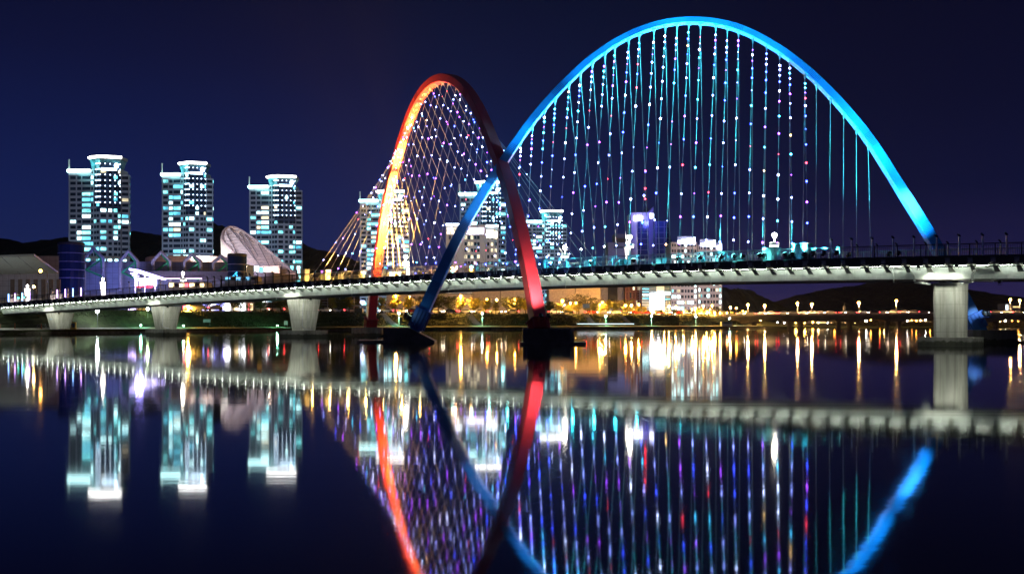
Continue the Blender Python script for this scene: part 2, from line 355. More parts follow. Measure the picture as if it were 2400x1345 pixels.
for u in BU:
    inst(b0, 'bracket', bridge, D(u, 0, zb(u)+1.2))
    q_ = inst(t0, 'tube_lamp', bridge, D(u+SP/2, .30, zb(u+SP/2)+1.13)); inst(l0, 'lamp_shade', q_, D(u+SP/2, .30, zb(u+SP/2)+1.13))
    inst(h0, 'anchor_box', bridge, D(u, -.12, zb(u)+1.52))
m_ = MB()                                             # the same brackets and tubes seen only from the far side
for u in np.arange(U0+2, U1, 3.5): m_.box(D(u, 7.2, zb(u)+1.12), (.2, 1.3, .1), AX3)
m_.build('bracket', pbr('bracket_steel', (.42, .44, .38)), bridge, kind='stuff')
def railing(n_, mat, u0, u1, h=1.12):
    r_ = MB(); us = list(np.arange(u0, u1, 2.))+[u1]
    r_.path([D(u, n_, zt(u)+h) for u in us], .045, 6); r_.path([D(u, n_, zt(u)+.14) for u in us], .025, 4); r_.path([D(u, n_, zt(u)+h-.13) for u in us], .02, 4)
    for u in np.arange(u0, u1, .17): r_.tube(D(u, n_, zt(u)+.14), D(u, n_, zt(u)+h-.13), .013, 4)
    for u in np.arange(u0, u1, 2.0): r_.box(D(u, n_, zt(u)+h/2), (.07, .07, h), AX3)
    return r_.build('railing', mat, bridge)
UL, UR = u_at(722), u_at(1893)
rail_grey = pbr('railing_steel', (.30, .30, .31), .45, var=.1)
railing(.45, dark_steel, U0, UL); railing(.45, rail_grey, UL, UR); railing(.45, dark_steel, UR, U1)
railing(7.6, rail_grey, U0, U1)
# light posts on the deck edge
def light_post(u, n_, h, mat, r_=.085):
    p = MB(); z = zt(u); p.tube(D(u, n_, z+.05), D(u, n_, z+h), r_, 10); o = p.build('light_post', mat, bridge)
    c = MB(); c.tube(D(u, n_, z+h), D(u, n_, z+h+.1), r_*1.08, 10); c.tube(D(u, n_, z+h+.07), D(u-.1, n_-.18, z+h+.2), r_*1.1, 8); c.build('post_cap', black_plastic, o); return o
for px in (1950, 1997, 2045, 2094, 2143, 2196, 2249, 2304, 2360, 2420): light_post(u_at(px, .2), .2, 1.72, stainless)
for px in (1968, 2010, 2056, 2102, 2170, 2222, 2290, 2345): light_post(u_at(px, .6), .62, 1.18, stainless, .06)
for px in (487, 503, 519, 536, 552, 569, 586, 604, 622, 640, 659, 678, 696, 737): light_post(u_at(px, .2), .2, 1.55, dark_steel, .08)
for px in (120, 139, 159, 303, 325, 376): light_post(u_at(px, 7.2), 7.2, 2.6, stainless, .1)
# drip pipes below the girder
for px in (85, 195, 470, 645, 822, 1048, 1322, 1662, 2090):
    p = MB(); u = u_at(px, 1.3); p.path([D(u, 1.42, zb(u)+.85), D(u+.12, 1.36, zb(u)+.45), D(u+.18, 1.36, zb(u)-.28)], .045, 6); p.build('drain_pipe', white_steel, bridge)
# piers
def stained(name, col, rough=.85, tide=.55):
    m = pbr(name, col, rough, var=.22, scale=.7, stretch=(1, 1, .3), bump=.2); t = m.node_tree; b = t.nodes['Principled BSDF']; old = b.inputs['Base Color'].links[0].from_socket
    g = t.nodes.new('ShaderNodeTexCoord'); mp = t.nodes.new('ShaderNodeMapping'); mp.inputs['Scale'].default_value = (3.2, 3.2, .16); n = t.nodes.new('ShaderNodeTexNoise'); n.inputs['Scale'].default_value = 1; n.inputs['Detail'].default_value = 6
    t.links.new(g.outputs['Object'], mp.inputs[0]); t.links.new(mp.outputs[0], n.inputs['Vector']); r = ramp(t, [(.34, (.42, .40, .36)), (.52, (1, 1, 1))]); t.links.new(n.outputs['Fac'], r.inputs[0])
    mu = t.nodes.new('ShaderNodeMix'); mu.data_type = 'RGBA'; mu.blend_type = 'MULTIPLY'; mu.inputs['Factor'].default_value = .5; t.links.new(old, mu.inputs['A']); t.links.new(r.outputs[0], mu.inputs['B'])
    s = t.nodes.new('ShaderNodeSeparateXYZ'); t.links.new(g.outputs['Object'], s.inputs[0]); n2 = t.nodes.new('ShaderNodeTexNoise'); n2.inputs['Scale'].default_value = 2.5; t.links.new(g.outputs['Object'], n2.inputs['Vector'])
    ad = t.nodes.new('ShaderNodeMath'); ad.operation = 'MULTIPLY_ADD'; ad.inputs[1].default_value = .5; t.links.new(n2.outputs['Fac'], ad.inputs[0]); t.links.new(s.outputs['Z'], ad.inputs[2])
    r2 = ramp(t, [(.0, (.20, .22, .17)), (tide*.62, (.30, .32, .24)), (tide*.75, (1, 1, 1))]); t.links.new(ad.outputs[0], r2.inputs[0])
    m2 = t.nodes.new('ShaderNodeMix'); m2.data_type = 'RGBA'; m2.blend_type = 'MULTIPLY'; m2.inputs['Factor'].default_value = 1; t.links.new(mu.outputs['Result'], m2.inputs['A']); t.links.new(r2.outputs[0], m2.inputs['B'])
    # formwork joints
    w_ = t.nodes.new('ShaderNodeMath'); w_.operation = 'FRACT'; dv = t.nodes.new('ShaderNodeMath'); dv.operation = 'DIVIDE'; dv.inputs[1].default_value = 1.2; t.links.new(s.outputs['Z'], dv.inputs[0]); t.links.new(dv.outputs[0], w_.inputs[0])
    lt = t.nodes.new('ShaderNodeMath'); lt.operation = 'LESS_THAN'; lt.inputs[1].default_value = .035; t.links.new(w_.outputs[0], lt.inputs[0]); lm = t.nodes.new('ShaderNodeMath'); lm.operation = 'MULTIPLY'; lm.inputs[1].default_value = .4; t.links.new(lt.outputs[0], lm.inputs[0])
    m3 = t.nodes.new('ShaderNodeMix'); m3.data_type = 'RGBA'; m3.inputs['B'].default_value = (.10, .10, .09, 1); t.links.new(lm.outputs[0], m3.inputs['Factor']); t.links.new(m2.outputs['Result'], m3.inputs['A']); t.links.new(m3.outputs['Result'], b.inputs['Base Color']); return m
pier_concrete = stained('pier_concrete', (.36, .36, .32), .85, .3); foot_concrete = stained('foot_concrete', (.22, .215, .19), .85, .95)
def pier(pxc, Lu, Ln, zf, ft, sc_top, sc_bot, foot=True, shape=8, nc=3.6):
    u = u_at(pxc, nc); zt_ = zb(u)-.28
    def ring(s_): 
        a, b_, c = Lu/2*s_, Ln/2*s_, .28
        return [(-a+c, -b_), (a-c, -b_), (a, -b_+c), (a, b_-c), (a-c, b_), (-a+c, b_), (-a, b_-c), (-a, -b_+c)]
    p = MB(); lo = [D(u+x, nc+y)[:2] for x, y in ring(sc_bot)]; hi = [D(u+x, nc+y)[:2] for x, y in ring(sc_top)]
    p.prism(lo, zf, zf+(zt_-zf)*.5, [((a[0]+b_[0])/2, (a[1]+b_[1])/2) for a, b_ in zip(lo, hi)]); mid = [((a[0]+b_[0])/2, (a[1]+b_[1])/2) for a, b_ in zip(lo, hi)]
    p.prism(mid, zf+(zt_-zf)*.5+.001, zt_, hi)
    o = p.build('pier', pier_concrete, bridge)
    if foot:
        f = MB(); f.prism([D(u+x*ft[0]/2, nc+y*ft[1]/2)[:2] for x, y in ((-1, -1), (1, -1), (1, 1), (-1, 1))], -2, zf); f.build('footing', foot_concrete, o)
    q = MB()
    for du in (-.55, .55): q.box(D(u+du, nc-.4, zt_+.09), (.5, .5, .2), AX3)
    q.build('bearing', dark_steel, o)
    for du, dn, kk in ((-1.6, -.25, 2.6), (1.5, -.25, 2.2), (4.6, .9, 3.0)):  # last lamp of each set added to brighten the side face
        a = D(u+du, dn, zb(u)+(1.05 if dn < 0 else -.35)); b_ = D(u+(Lu*.4 if dn > 0 else 0), nc-(1.2 if dn < 0 else .3), (zf+zt_)*.5); fx = fixture('pier_light', a, b_, o, pbr('lens_glass', (.10, .16, .16), .1), .55); flood(fx, a+(b_-a).normalized()*.2, b_, (.95, 1, .84), kk, 100)
    return o, u
pr, u_r = pier(2228, 2.3, 2.5, .75, (4.6, 3.6), 1.05, 1.0)
pm, u_m = pier(712, 2.7, 3.1, .92, (5.0, 4.4), 1.22, .86)
pn, u_n = pier(389, 2.7, 3.1, .95, (5.0, 4.2), 1.22, .86)
pl, u_l = pier(141, 2.9, 3.1, .85, (1, 1), 1.2, .88, foot=False)
po, u_o = pier(2228+900, 2.3, 2.5, .75, (4.6, 3.6), 1.05, 1.0)
m_ = MB(); a = D(u_m+1.55, 2.2); hgt = zb(u_m)
m_.path([a+Vector((0, 0, hgt-.3)), a+Vector((-.15, 0, 1.5)), a+Vector((.3, 0, 1.05)), a+Vector((1.4, 0, 1.05))], .07, 8); m_.build('downpipe', grey_steel, pm)
m_ = MB(); a = D(u_n+1.55, 2.2)
m_.path([a+Vector((0, 0, zb(u_n)-.3)), a+Vector((-.25, 0, 1.4)), a+Vector((.3, 0, 1.15)), a+Vector((.9, 0, 1.1))], .07, 8); m_.build('downpipe', grey_steel, pn)
for s_, lab in ((-1, 0), (1, 1)):
    m_ = MB(); u = u_r+s_*1.5
    m_.path([D(u+s_*2.4, .5, zb(u)+1.0), D(u+s_*1.2, 1.0, zb(u)+.9), D(u+s_*.9, 1.2, zb(u)+.3), D(u+s_*.9, 1.25, zb(u)-.25), D(u+s_*.1, 1.6, zb(u)-.38), D(u-s_*.2, 2.0, zb(u)-.42)], .09, 8); m_.build('drain_pipe', white_steel, bridge)
for s_ in (-1, 1):
    m_ = MB()
    for k in range(2): m_.box(D(u_r+s_*2.6, 1.2+k*1.2, zb(u_r)-.2), (2.6, .08, .08), AX3)
    m_.box(D(u_r+s_*3.8, 1.8, zb(u_r)-.2), (.08, 1.4, .08), AX3); m_.build('inspection_platform', dark_steel, bridge)

m_ = MB(); a = D(u_l-3, .3, zb(u_l)+1.0); fx = fixture('pier_light', a, D(u_l-3, -4, .9), pl, pbr('lens_glass', (.10, .16, .16), .1), .55); flood(fx, a+Vector((0, -.1, -.2)), D(u_l-2, -3.2, .9), (1, 1, .84), 2.0, 130)  # added lamp, stands in for tube light on the plaza
a = D(u_l-10, .3, zb(u_l-10)+1.0); fx = fixture('pier_light', a, D(u_l-10, -4, .9), pl, pbr('lens_glass', (.10, .16, .16), .1), .55); flood(fx, a+Vector((0, -.1, -.2)), D(u_l-10, -3.2, .9), (1, 1, .84), 2.0, 130)  # second lamp added to light the plaza further left
ladder = MB(); a = D(u_m+1.75, 2.9)
for s_ in (-.2, .2): ladder.tube(a+U_*s_+Vector((0, 0, .92)), a+U_*s_+Vector((0, 0, 3.6)), .025, 5)
for k in range(10): ladder.tube(a-U_*.2+Vector((0, 0, 1.05+k*.27)), a+U_*.2+Vector((0, 0, 1.05+k*.27)), .02, 4)
ladder.build('ladder', grey_steel, pm)
m_ = MB(); m_.box(D(u_l-.05, 3.6-1.66, 2.95), (1.05, .03, .75), AX3); sg = m_.build('sign_plate', pbr('sign_blue', (.30, .50, .70), .5, var=.05), pl)
m_ = MB()
for k, (w_, z_) in enumerate(((.7, 3.2), (.9, 3.02), (.86, 2.9), (.9, 2.78), (.6, 2.66))): m_.box(D(u_l-.05, 3.6-1.68, z_), (w_, .01, .05 if k else .09), AX3)
m_.build('sign_text', pbr('sign_ink', (.05, .10, .25), .6), sg)
# abutment wall at the far-left end of the bridge
ab = thing('abutment_wall', 'dark concrete abutment wall in shadow under the low end of the footbridge', 'wall', D(u_at(60, 7), 7, 0))
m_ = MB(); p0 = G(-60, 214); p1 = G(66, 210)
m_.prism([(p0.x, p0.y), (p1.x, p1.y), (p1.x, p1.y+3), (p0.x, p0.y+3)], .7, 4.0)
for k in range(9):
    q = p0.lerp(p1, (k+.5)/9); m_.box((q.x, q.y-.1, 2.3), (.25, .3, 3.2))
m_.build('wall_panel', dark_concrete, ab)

# ================================================================== ARCHES
def smooth_path(px, n=220, it=6):
    p = np.array(px, float); s = np.r_[0, np.cumsum(np.hypot(*np.diff(p, axis=0).T))]; t = np.linspace(0, s[-1], n)
    q = np.c_[np.interp(t, s, p[:, 0]), np.interp(t, s, p[:, 1])]
    for _ in range(it):
        for __ in range(3):
            r_ = q.copy(); r_[2:-2] = (q[:-4]+2*q[1:-3]+3*q[2:-2]+2*q[3:-1]+q[4:])/9.; r_[1] = (q[0]+q[1]+q[2])/3; r_[-2] = (q[-1]+q[-2]+q[-3])/3; q = r_
    return q
def plane_path(px, A, B):
    """the arch's centre line, in the upright plane over plan line A-B"""
    pts = []
    for x, y in smooth_path(px):
        k = (x-CX)/F; dx, dy = B[0]-A[0], B[1]-A[1]; s = (k*A[1]-A[0])/(dx-k*dy); d = A[1]+dy*s
        pts.append(Vector((A[0]+dx*s, d, Z(y, d))))
    return pts
class Arch: pass
def make_arch(name, label, px, A, B, paint, paint_dark, hw, leg_w):
    """hw(t): (width out of plane, depth in plane) at t 0..1"""
    a = Arch(); a.pts = plane_path(px, A, B); n = len(a.pts); a.px = np.array([CX+F*p.x/p.y for p in a.pts])
    a.N = Vector((B[1]-A[1], A[0]-B[0], 0)).normalized()
    if a.N.y > 0: a.N = -a.N                         # towards the eye
    a.T = [(a.pts[min(i+1, n-1)]-a.pts[max(i-1, 0)]).normalized() for i in range(n)]
    a.Bn = []
    mid = (a.pts[0]+a.pts[-1])/2; mid.z = 8
    for i in range(n):
        b_ = a.T[i].cross(a.N).normalized()
        if b_.dot(a.pts[i]-mid) < 0: b_ = -b_
        a.Bn.append(b_)                               # outward from the arch's inside
    a.hw = [hw(i/(n-1)) for i in range(n)]
    a.root = thing(name, label, 'arch', (a.pts[0]+a.pts[-1]).xy.to_3d()*.5)
    def rings(idx, sc=(1, 1), pad=(0, 0)):
        r_ = []
        for i in idx:
            w_, h_ = a.hw[i][0]*sc[0]+pad[0], a.hw[i][1]*sc[1]+pad[1]; c = min(.05, w_*.08)
            for x, y in ((-w_/2+c, -h_/2), (w_/2-c, -h_/2), (w_/2, -h_/2+c), (w_/2, h_/2-c), (w_/2-c, h_/2), (-w_/2+c, h_/2), (-w_/2, h_/2-c), (-w_/2, -h_/2+c)): r_.append(a.pts[i]+a.N*x+a.Bn[i]*y)
        return r_
    def body(mb, idx, **kw):
        v = rings(idx, **kw); k = 8; m = len(idx)
        mb.add(v, [(i*k+j, i*k+(j+1) % k, (i+1)*k+(j+1) % k, (i+1)*k+j) for i in range(m-1) for j in range(k)]+[tuple(range(k-1, -1, -1)), tuple(range((m-1)*k, m*k))])
    m_ = MB(); body(m_, range(n)); a.rib = m_.build('rib', paint, a.root)
    a.body = body
    return a
B_A, B_B = (-9.46, 105.6), (46.5, 101.5)
bpx = [(971, 778), (975, 770), (983, 752), (1034, 640), (1071, 560), (1098, 510), (1129, 458), (1158, 413), (1178, 383), (1200, 349), (1252.5, 272), (1318, 201), (1391, 130), (1481, 76), (1547, 52.5), (1615, 45), (1683, 50), (1741, 66), (1816, 107), (1884, 157), (1951, 222), (2034, 318), (2110, 442), (2166, 528), (2205, 598), (2240, 665), (2284, 752), (2296, 778)]
R_A, R_B = (-21.6, 154.8), (2.6, 95.7)
rpx = [(867, 776), (868.5, 752), (875, 689), (885, 612), (904, 484), (923, 398), (939, 341), (956, 287), (978, 232), (1003, 196), (1038, 171), (1076, 187), (1105, 223), (1129, 269), (1149, 320), (1167, 366), (1178, 392), (1196, 449), (1223, 555), (1246, 660), (1260, 746), (1265, 780)]
def hw_b(t): k = abs(2*t-1); return (1.0+.35*k, .62+.55*k**1.3)
def hw_r(t): k = abs(2*t-1); return (1.05+.25*k, .95+.35*k)
blue = make_arch('blue_arch', 'taller blue steel arch leaning over the bridge, lit cyan, strung with point lights', bpx, B_A, B_B, blue_paint, blue_dark, hw_b, 1.2)
redA = make_arch('red_arch', 'lower red steel arch with glowing orange left leg and crossed cables', rpx, R_A, R_B, red_paint, red_dark, hw_r, 1.2)
def ai(a, px, rising=None): return int(np.argmin(np.abs(a.px-px)))
def joints(a, lst, mat):
    for px in lst:
        i = ai(a, px); m_ = MB()
        p, T, Bn, N = a.pts[i], a.T[i], a.Bn[i], a.N; w_, h_ = a.hw[i]
        for k in range(-4, 5):
            c = p+T*k*.16
            m_.box(c+N*(w_/2+.004), (.05, .012, h_*.86), (T, N, Bn)); m_.box(c-Bn*(h_/2+.004), (.05, w_*.86, .012), (T, N, Bn))
        m_.build('splice_plate', mat, a.root)
joints(blue, (1086, 1195, 1311, 1488, 1720, 1905, 2035, 2168, 1020), blue_dark)
joints(redA, (1216, 1196, 1140, 1100, 985, 1232), red_dark)
def foot(a, i0, i1, mat, s=1.22):
    m_ = MB(); idx = list(range(min(i0, i1), max(i0, i1)+1)); a.body(m_, idx, sc=(1, 1), pad=(.36, .36)); o = m_.build('foot', mat, a.root)
    f = MB()
    ia, ib = idx[0], idx[-1]; T = (a.pts[ib]-a.pts[ia]); L = T.length; T.normalize(); c = (a.pts[ia]+a.pts[ib])/2; N, Bn = a.N, a.Bn[(ia+ib)//2]; w_, h_ = a.hw[ia]
    for k in (-1.2, 0, 1.2):
        for s_ in (-1, 1):
            f.box(c+N*s_*(w_/2+.20)+Bn*k*h_*.26, (L*.94, .12, .05), (T, N, Bn)); f.box(c+Bn*s_*(h_/2+.20)+N*k*w_*.26, (L*.94, .05, .12), (T, N, Bn))
    up = a.pts[ib] if a.pts[ib].z > a.pts[ia].z else a.pts[ia]; f.box(up, (.07, w_+.62, h_+.62), (T, N, Bn))
    f.build('stiffener', mat, o); return o
n_ = len(blue.pts)
foot(blue, 1, 6, blue_dark); foot(blue, n_-6, n_-2, pbr('blue_foot_paint', (.03, .15, .52), .45, var=.15, scale=1))  # right foot has a lighter paint copy, lamplight put into the colour
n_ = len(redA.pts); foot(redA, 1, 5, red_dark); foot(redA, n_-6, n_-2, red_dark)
def footing(a, d, pxs, top, mat, slab=None, depth=4.0, wedge=None):
    """concrete block in the water under a foot; pxs: (left, right) seen at distance d"""
    m_ = MB(); xl, xr = (pxs[0]-CX)/F*d, (pxs[1]-CX)/F*d; zt_ = Z(top, d)
    if wedge:                                         # sloped nose on one side
        xm = (wedge-CX)/F*d; poly = [(xl, zt_), (xm, zt_), (xr, .18), (xr, -1.5), (xl, -1.5)] if wedge > pxs[0]+.4*(pxs[1]-pxs[0]) or True else None
        k = len(poly); v = [(x, y, z) for y in (d, d+depth) for x, z in poly]
        m_.add(v, [tuple(range(k)), tuple(range(2*k-1, k-1, -1))]+[((i+1) % k, i, k+i, k+(i+1) % k) for i in range(k)])
    else:
        c = .35; m_.prism([(xl+c, d), (xr-c, d), (xr, d+c), (xr, d+depth-c), (xr-c, d+depth), (xl+c, d+depth), (xl, d+depth-c), (xl, d+c)], -1.5, zt_)
    o = m_.build('footing', mat, a.root)
    if slab:
        s = MB(); xl, xr = (slab[0]-CX)/F*d, (slab[1]-CX)/F*d; s.prism([(xl, d-.25), (xr, d-.25), (xr, d+depth+.3), (xl, d+depth+.3)], -1.5, .22); s.build('slab', mat, o)
    return o
footing(blue, 104.2, (898, 1018), 768, dark_concrete, (838, 960), 3.2, wedge=958)
footing(redA, 94.4, (1226, 1346), 770, dark_concrete, (1219, 1373), 3.4)
footing(redA, 152.8, (823, 893), 767, foot_concrete, (812, 905), 4.5)
footing(blue, 100.6, (2272, 2389), 773, foot_concrete, (2262, 2420), 3.2)
# ---- cables
glow = {'white': emit('bulb_white', (.24, .30, 1), 32), 'violet': emit('bulb_violet', (.32, .06, 1), 32), 'blue': emit('bulb_blue', (.04, .07, 1), 36),
        'red': emit('bulb_red', (1, .04, .08), 20), 'cyan': emit('bulb_cyan', (.06, .55, 1), 28), 'gold': emit('bulb_gold', (1, .62, .22), 25), 'pale': emit('bulb_pale', (.50, .58, 1), 55), 'green': emit('bulb_green', (.45, .8, .2), 22)}
FR2 = [.05, .11, .18, .27, .36, .46, .57, .69, .82, .92]
FR = [.040, .065, .092, .125, .170, .225, .300, .385, .480, .585, .695, .800, .900]
bulbs = {}
def cable(a, i, bottom, r_, mat=None):
    top = a.pts[i]-a.Bn[i]*(a.hw[i][1]/2-.02); d = (bottom-top).normalized(); L = (bottom-top).length
    m_ = MB(); m_.tube(top, top+d*.55, .13, 8, .055); m_.box(top+d*.06, (.34, .5, .14), (a.T[i], a.N, a.Bn[i])); m_.tube(top, bottom, r_, 6)
    m_.tube(bottom-d*1.0, bottom, .055, 8); m_.tube(bottom-d*1.55, bottom-d*1.0, .035, 8, .075); m_.build('cable', mat or cable_mat, a.root); return top, bottom
def bulb_line(a, top, bot, j, fr, keep, pal, rb=.084, wob=.007):
    d = bot-top
    for k, f in enumerate(fr):
        f2 = f+R.uniform(-wob, wob)*(.3+f)+(.018 if j % 2 else 0)*(1-f)
        if R.random() > keep or f2 > .965: continue
        q = top+d*f2+Vector((0, -.06, 0)); small = R.random() < .14; c = R.choices(list(pal), list(pal.values()))[0]
        if small: c = R.choice(('red', 'violet', 'blue', 'white', 'violet'))
        bulbs.setdefault(a.root.name, []).append((q, c, rb*(.5 if small else R.uniform(.85, 1.15))))
pal_b = {'white': 40, 'violet': 17, 'blue': 22, 'red': 2, 'cyan': 10, 'pale': 9, 'gold': 2}
pal_r = {'white': 48, 'violet': 16, 'blue': 13, 'red': 2, 'cyan': 8, 'pale': 10, 'gold': 2}
bl_near = [1160, 1187]+[1213.8, 1241.5, 1269, 1297, 1327, 1354, 1383, 1412, 1441, 1470, 1499, 1528, 1557, 1586, 1616, 1646, 1677, 1707, 1737, 1768, 1798, 1829, 1859, 1890]
bl_deck = [1158, 1183]+[1207, 1232, 1256, 1281, 1306.5, 1332.5, 1359, 1386, 1413, 1441, 1470, 1499, 1528, 1558, 1589.5, 1621, 1652.5, 1685, 1717.5, 1752, 1786, 1820.6, 1857, 1893]
for j, (pa, pd) in enumerate(zip(bl_near, bl_deck)):
    if j == 1: continue
    u = u_at(pd, -.15); t_, b_ = cable(blue, ai(blue, pa), D(u, -.15, zt(u)-.25), .025)
    bulb_line(blue, t_, b_, j, FR if j > 1 else FR[3::2], .97, pal_b if j != 5 else {'blue': 1, 'cyan': .4})
bl_far = [1327, 1354, 1383, 1412, 1441, 1470, 1499, 1528, 1557, 1586, 1616, 1646, 1677, 1707, 1737, 1768, 1798, 1829, 1859, 1890, 1921.5, 1952, 1983, 2014, 2045]
ua, ub = u_at(1377, 8.1), u_at(2041, 8.1)
for j, pa in enumerate(bl_far):
    u = ua+(ub-ua)*j/(len(bl_far)-1); cable(blue, ai(blue, pa), D(u, 8.1, zt(u)-.25), .025)
ir0, ir1 = ai(redA, 1188), ai(redA, 938)
ua, ub = u_at(1300, -.15), u_at(719, -.15)
for j in range(26):
    k = j/25.; i = int(round(ir0+(ir1-ir0)*k)); u = ua+(ub-ua)*k
    t_, b_ = cable(redA, i, D(u, -.15, zt(u)-.25), .026); bulb_line(redA, t_, b_, j, FR2, .86, pal_r, .068)
ir0, ir1 = ai(redA, 1122), ai(redA, 908); ub = u_at(907, 8.1); ua = ub+1.42*25
for j in range(26):
    k = j/25.; i = int(round(ir0+(ir1-ir0)*k)); u = ua+(ub-ua)*k
    t_, b_ = cable(redA, i, D(u, 8.1, zt(u)-.25), .026); bulb_line(redA, t_, b_, j+1, FR2, .46, pal_r, .052)
bulb_mesh = {}
for c in glow:
    m_ = MB(); m_.ball((0, 0, 0), 1, 6, 4); bulb_mesh[c] = proto(m_, 'bulb', glow[c])
for a in (blue, redA):
    L = sorted(bulbs[a.root.name], key=lambda b: -b[2]/b[0].length); keys = list(glow)
    for q, c, r_ in L[:100]: inst(bulb_mesh[c], 'bulb', a.root, q, scale=(r_, r_, r_))
    m_ = MB()
    for q, c, r_ in L[100:]: m_.ball(q, r_, 6, 4, mi=keys.index(c))
    m_.build('bulb', [glow[c] for c in keys], a.root, kind='stuff')
# ---- floodlights of the arches (their lenses and housings stand on the deck and on the footings)
CY, WARM, WHITE = (.04, .74, 1.), (1., .47, .05), (1., .62, .62)
lens_c = emit('lens_cyan', (.25, .95, 1), 12); lens_w = emit('lens_warm', (1, .6, .2), 12); lens_p = emit('lens_pale', (.6, 1, 1), 8); lens_off = pbr('lens_glass', (.10, .16, .16), .1)
def arch_pt(a, px, up=0.): i = ai(a, px); return a.pts[i]+a.Bn[i]*up
KB = 25.0
for pf, n0, pt, k, ang in ((1290, .1, 1262, 1.3, 26), (1385, .1, 1352, 1.3, 24), (1485, .1, 1455, 1.3, 24), (1590, .1, 1560, 1.3, 24), (1690, .1, 1660, 1.3, 24), (1790, .1, 1760, 1.3, 24), (1857, .1, 1850, 1.3, 28), (1885, .1, 1925, 1.1, 30), (1905, .1, 1975, 1.0, 30), (1930, .1, 2030, 1.5, 34),
                           (1690, -.1, 1218, 2.1, 12), (1720, -.1, 1143, 1.5, 7), (1740, -.1, 1112, 1.2, 8), (1640, -.1, 1262, 2.0, 20), (1720, -.1, 1385, 1.7, 22), (1780, -.1, 1510, 1.3, 24), (1840, -.1, 1640, 1.0, 24), (1960, .1, 2075, 1.6, 30), (1990, 3.5, 2125, 1.3, 22), (2085, 4., 2150, 1.2, 30)):
    u = u_at(pf, n0); loc = D(u, n0, zt(u)+.62); tg = arch_pt(blue, pt, -.3)
    o = fixture('floodlight', loc, tg, bridge, lens_c, .9); flood(o, loc+(tg-loc).normalized()*.3, tg, CY, KB*k, ang)
u = u_at(2105, 3); loc = D(u, 3, zt(u)+.6); tg = arch_pt(blue, 2132, -.3); o = fixture('floodlight', loc, tg, bridge, lens_c, .9); flood(o, loc+Vector((0, 0, .3)), tg, (.8, 1, 1), 40, 20)
u = u_at(1105, -.1); loc = D(u, -.1, zt(u)+.6); tg = arch_pt(blue, 1135); o = fixture('floodlight', loc, tg, bridge, lens_c, .9); flood(o, loc+Vector((0, -.1, .3)), tg, CY, KB*3.2, 40)
loc = D(u_at(1060, -1), -1.0, zt(u)+.2); tg = arch_pt(blue, 1120, -.3); o = fixture('floodlight', loc, tg, bridge, lens_c, .7); flood(o, loc+Vector((0, -.1, .3)), tg, CY, KB*1.6, 45)
for pf, n0, pt, k, ang in ((930, 6, 888, 90, 40), (945, 4, 903, 420, 26), (955, 7, 896, 240, 34), (985, 4, 915, 560, 20), (1000, 7, 935, 300, 18), (1010, 3, 965, 60, 18), (1020, 3, 1005, 30, 22), (1030, -.1, 1050, 14, 24), (1060, .2, 1120, 6, 22)):
    u = u_at(pf, n0); loc = D(u, n0, zt(u)+.62); tg = arch_pt(redA, pt, -.4)
    o = fixture('floodlight', loc, tg, bridge, lens_w, .9); flood(o, loc+(tg-loc).normalized()*.3, tg, WARM, k, ang)
for dx in (.0, .75):
    loc = P(1268+dx*24, 739, 92.4); tg = arch_pt(redA, 1244); o = fixture('floodlight', loc, tg, redA.root, lens_off, .8); flood(o, loc+(tg-loc).normalized()*.25, tg, WHITE, 12, 46)
for k in range(2):
    loc = P(952+k*8, 737+k*7, 103.5); tg = P(1010, 640, 106); fixture('floodlight', loc, tg, blue.root, lens_p, .9)
m_ = MB(); m_.tube(P(952, 742, 103.5), P(966, 758, 104.4), .05, 6); m_.tube(P(960, 748, 103.5), P(972, 760, 104.4), .05, 6); m_.build('lamp_arm', blue_dark, blue.root)
for k in range(2):
    loc = P(2308+k*9, 735-k*1, 99.5); tg_ = P(2284, 745, 100.9); fixture('floodlight', loc, P(2250, 640, 101), blue.root, lens_off, .9); flood(blue.root, loc+Vector((.2, -1.6, .9)), tg_, (.5, .75, 1), 2.2, 40)  # heads stay unlit; bare spot added to brighten the foot
m_ = MB(); m_.box(P(2312, 743, 99.5), (1.3, .5, .06)); m_.tube(P(2306, 744, 99.5), P(2300, 756, 100.8), .05, 6); m_.build('lamp_arm', blue_dark, blue.root)
# small lamps added along the deck to brighten railing and cables
wash = []
for j, px in enumerate(range(735, 1105, 42)):
    wash.append((px, (1, .55, .10) if px < 1000 else (1, .45, .22), 2.2 if px < 960 else 1.3))
for j, px in enumerate(range(1150, 1280, 42)): wash.append((px, (.1, .9, .8), .55))
for j, px in enumerate(range(1295, 1895, 50)): wash.append((px, (.03, .78, 1), .55 if px < 1600 else 1.0))
for px, c, k in wash:
    u = u_at(px, 1.0); loc = D(u, 1.1, zt(u)+.30); m_ = MB(); m_.lathe(loc-Vector((0, 0, .25)), [(.12, 0), (.12, .18), (.17, .2), (.17, .42), (.1, .46)], 10); o = m_.build('deck_lamp', black_plastic, bridge)
    spot(o, loc+Vector((0, 0, .3)), loc+N_*-.9+Vector((0, 0, 6)), c, k*(20000 if c[0] > .9 else 3600), 85, 1, .12)
    point(o, loc+N_*-.35+Vector((0, 0, .35)), c, k*(130 if c[0] > .9 else 300), .12)

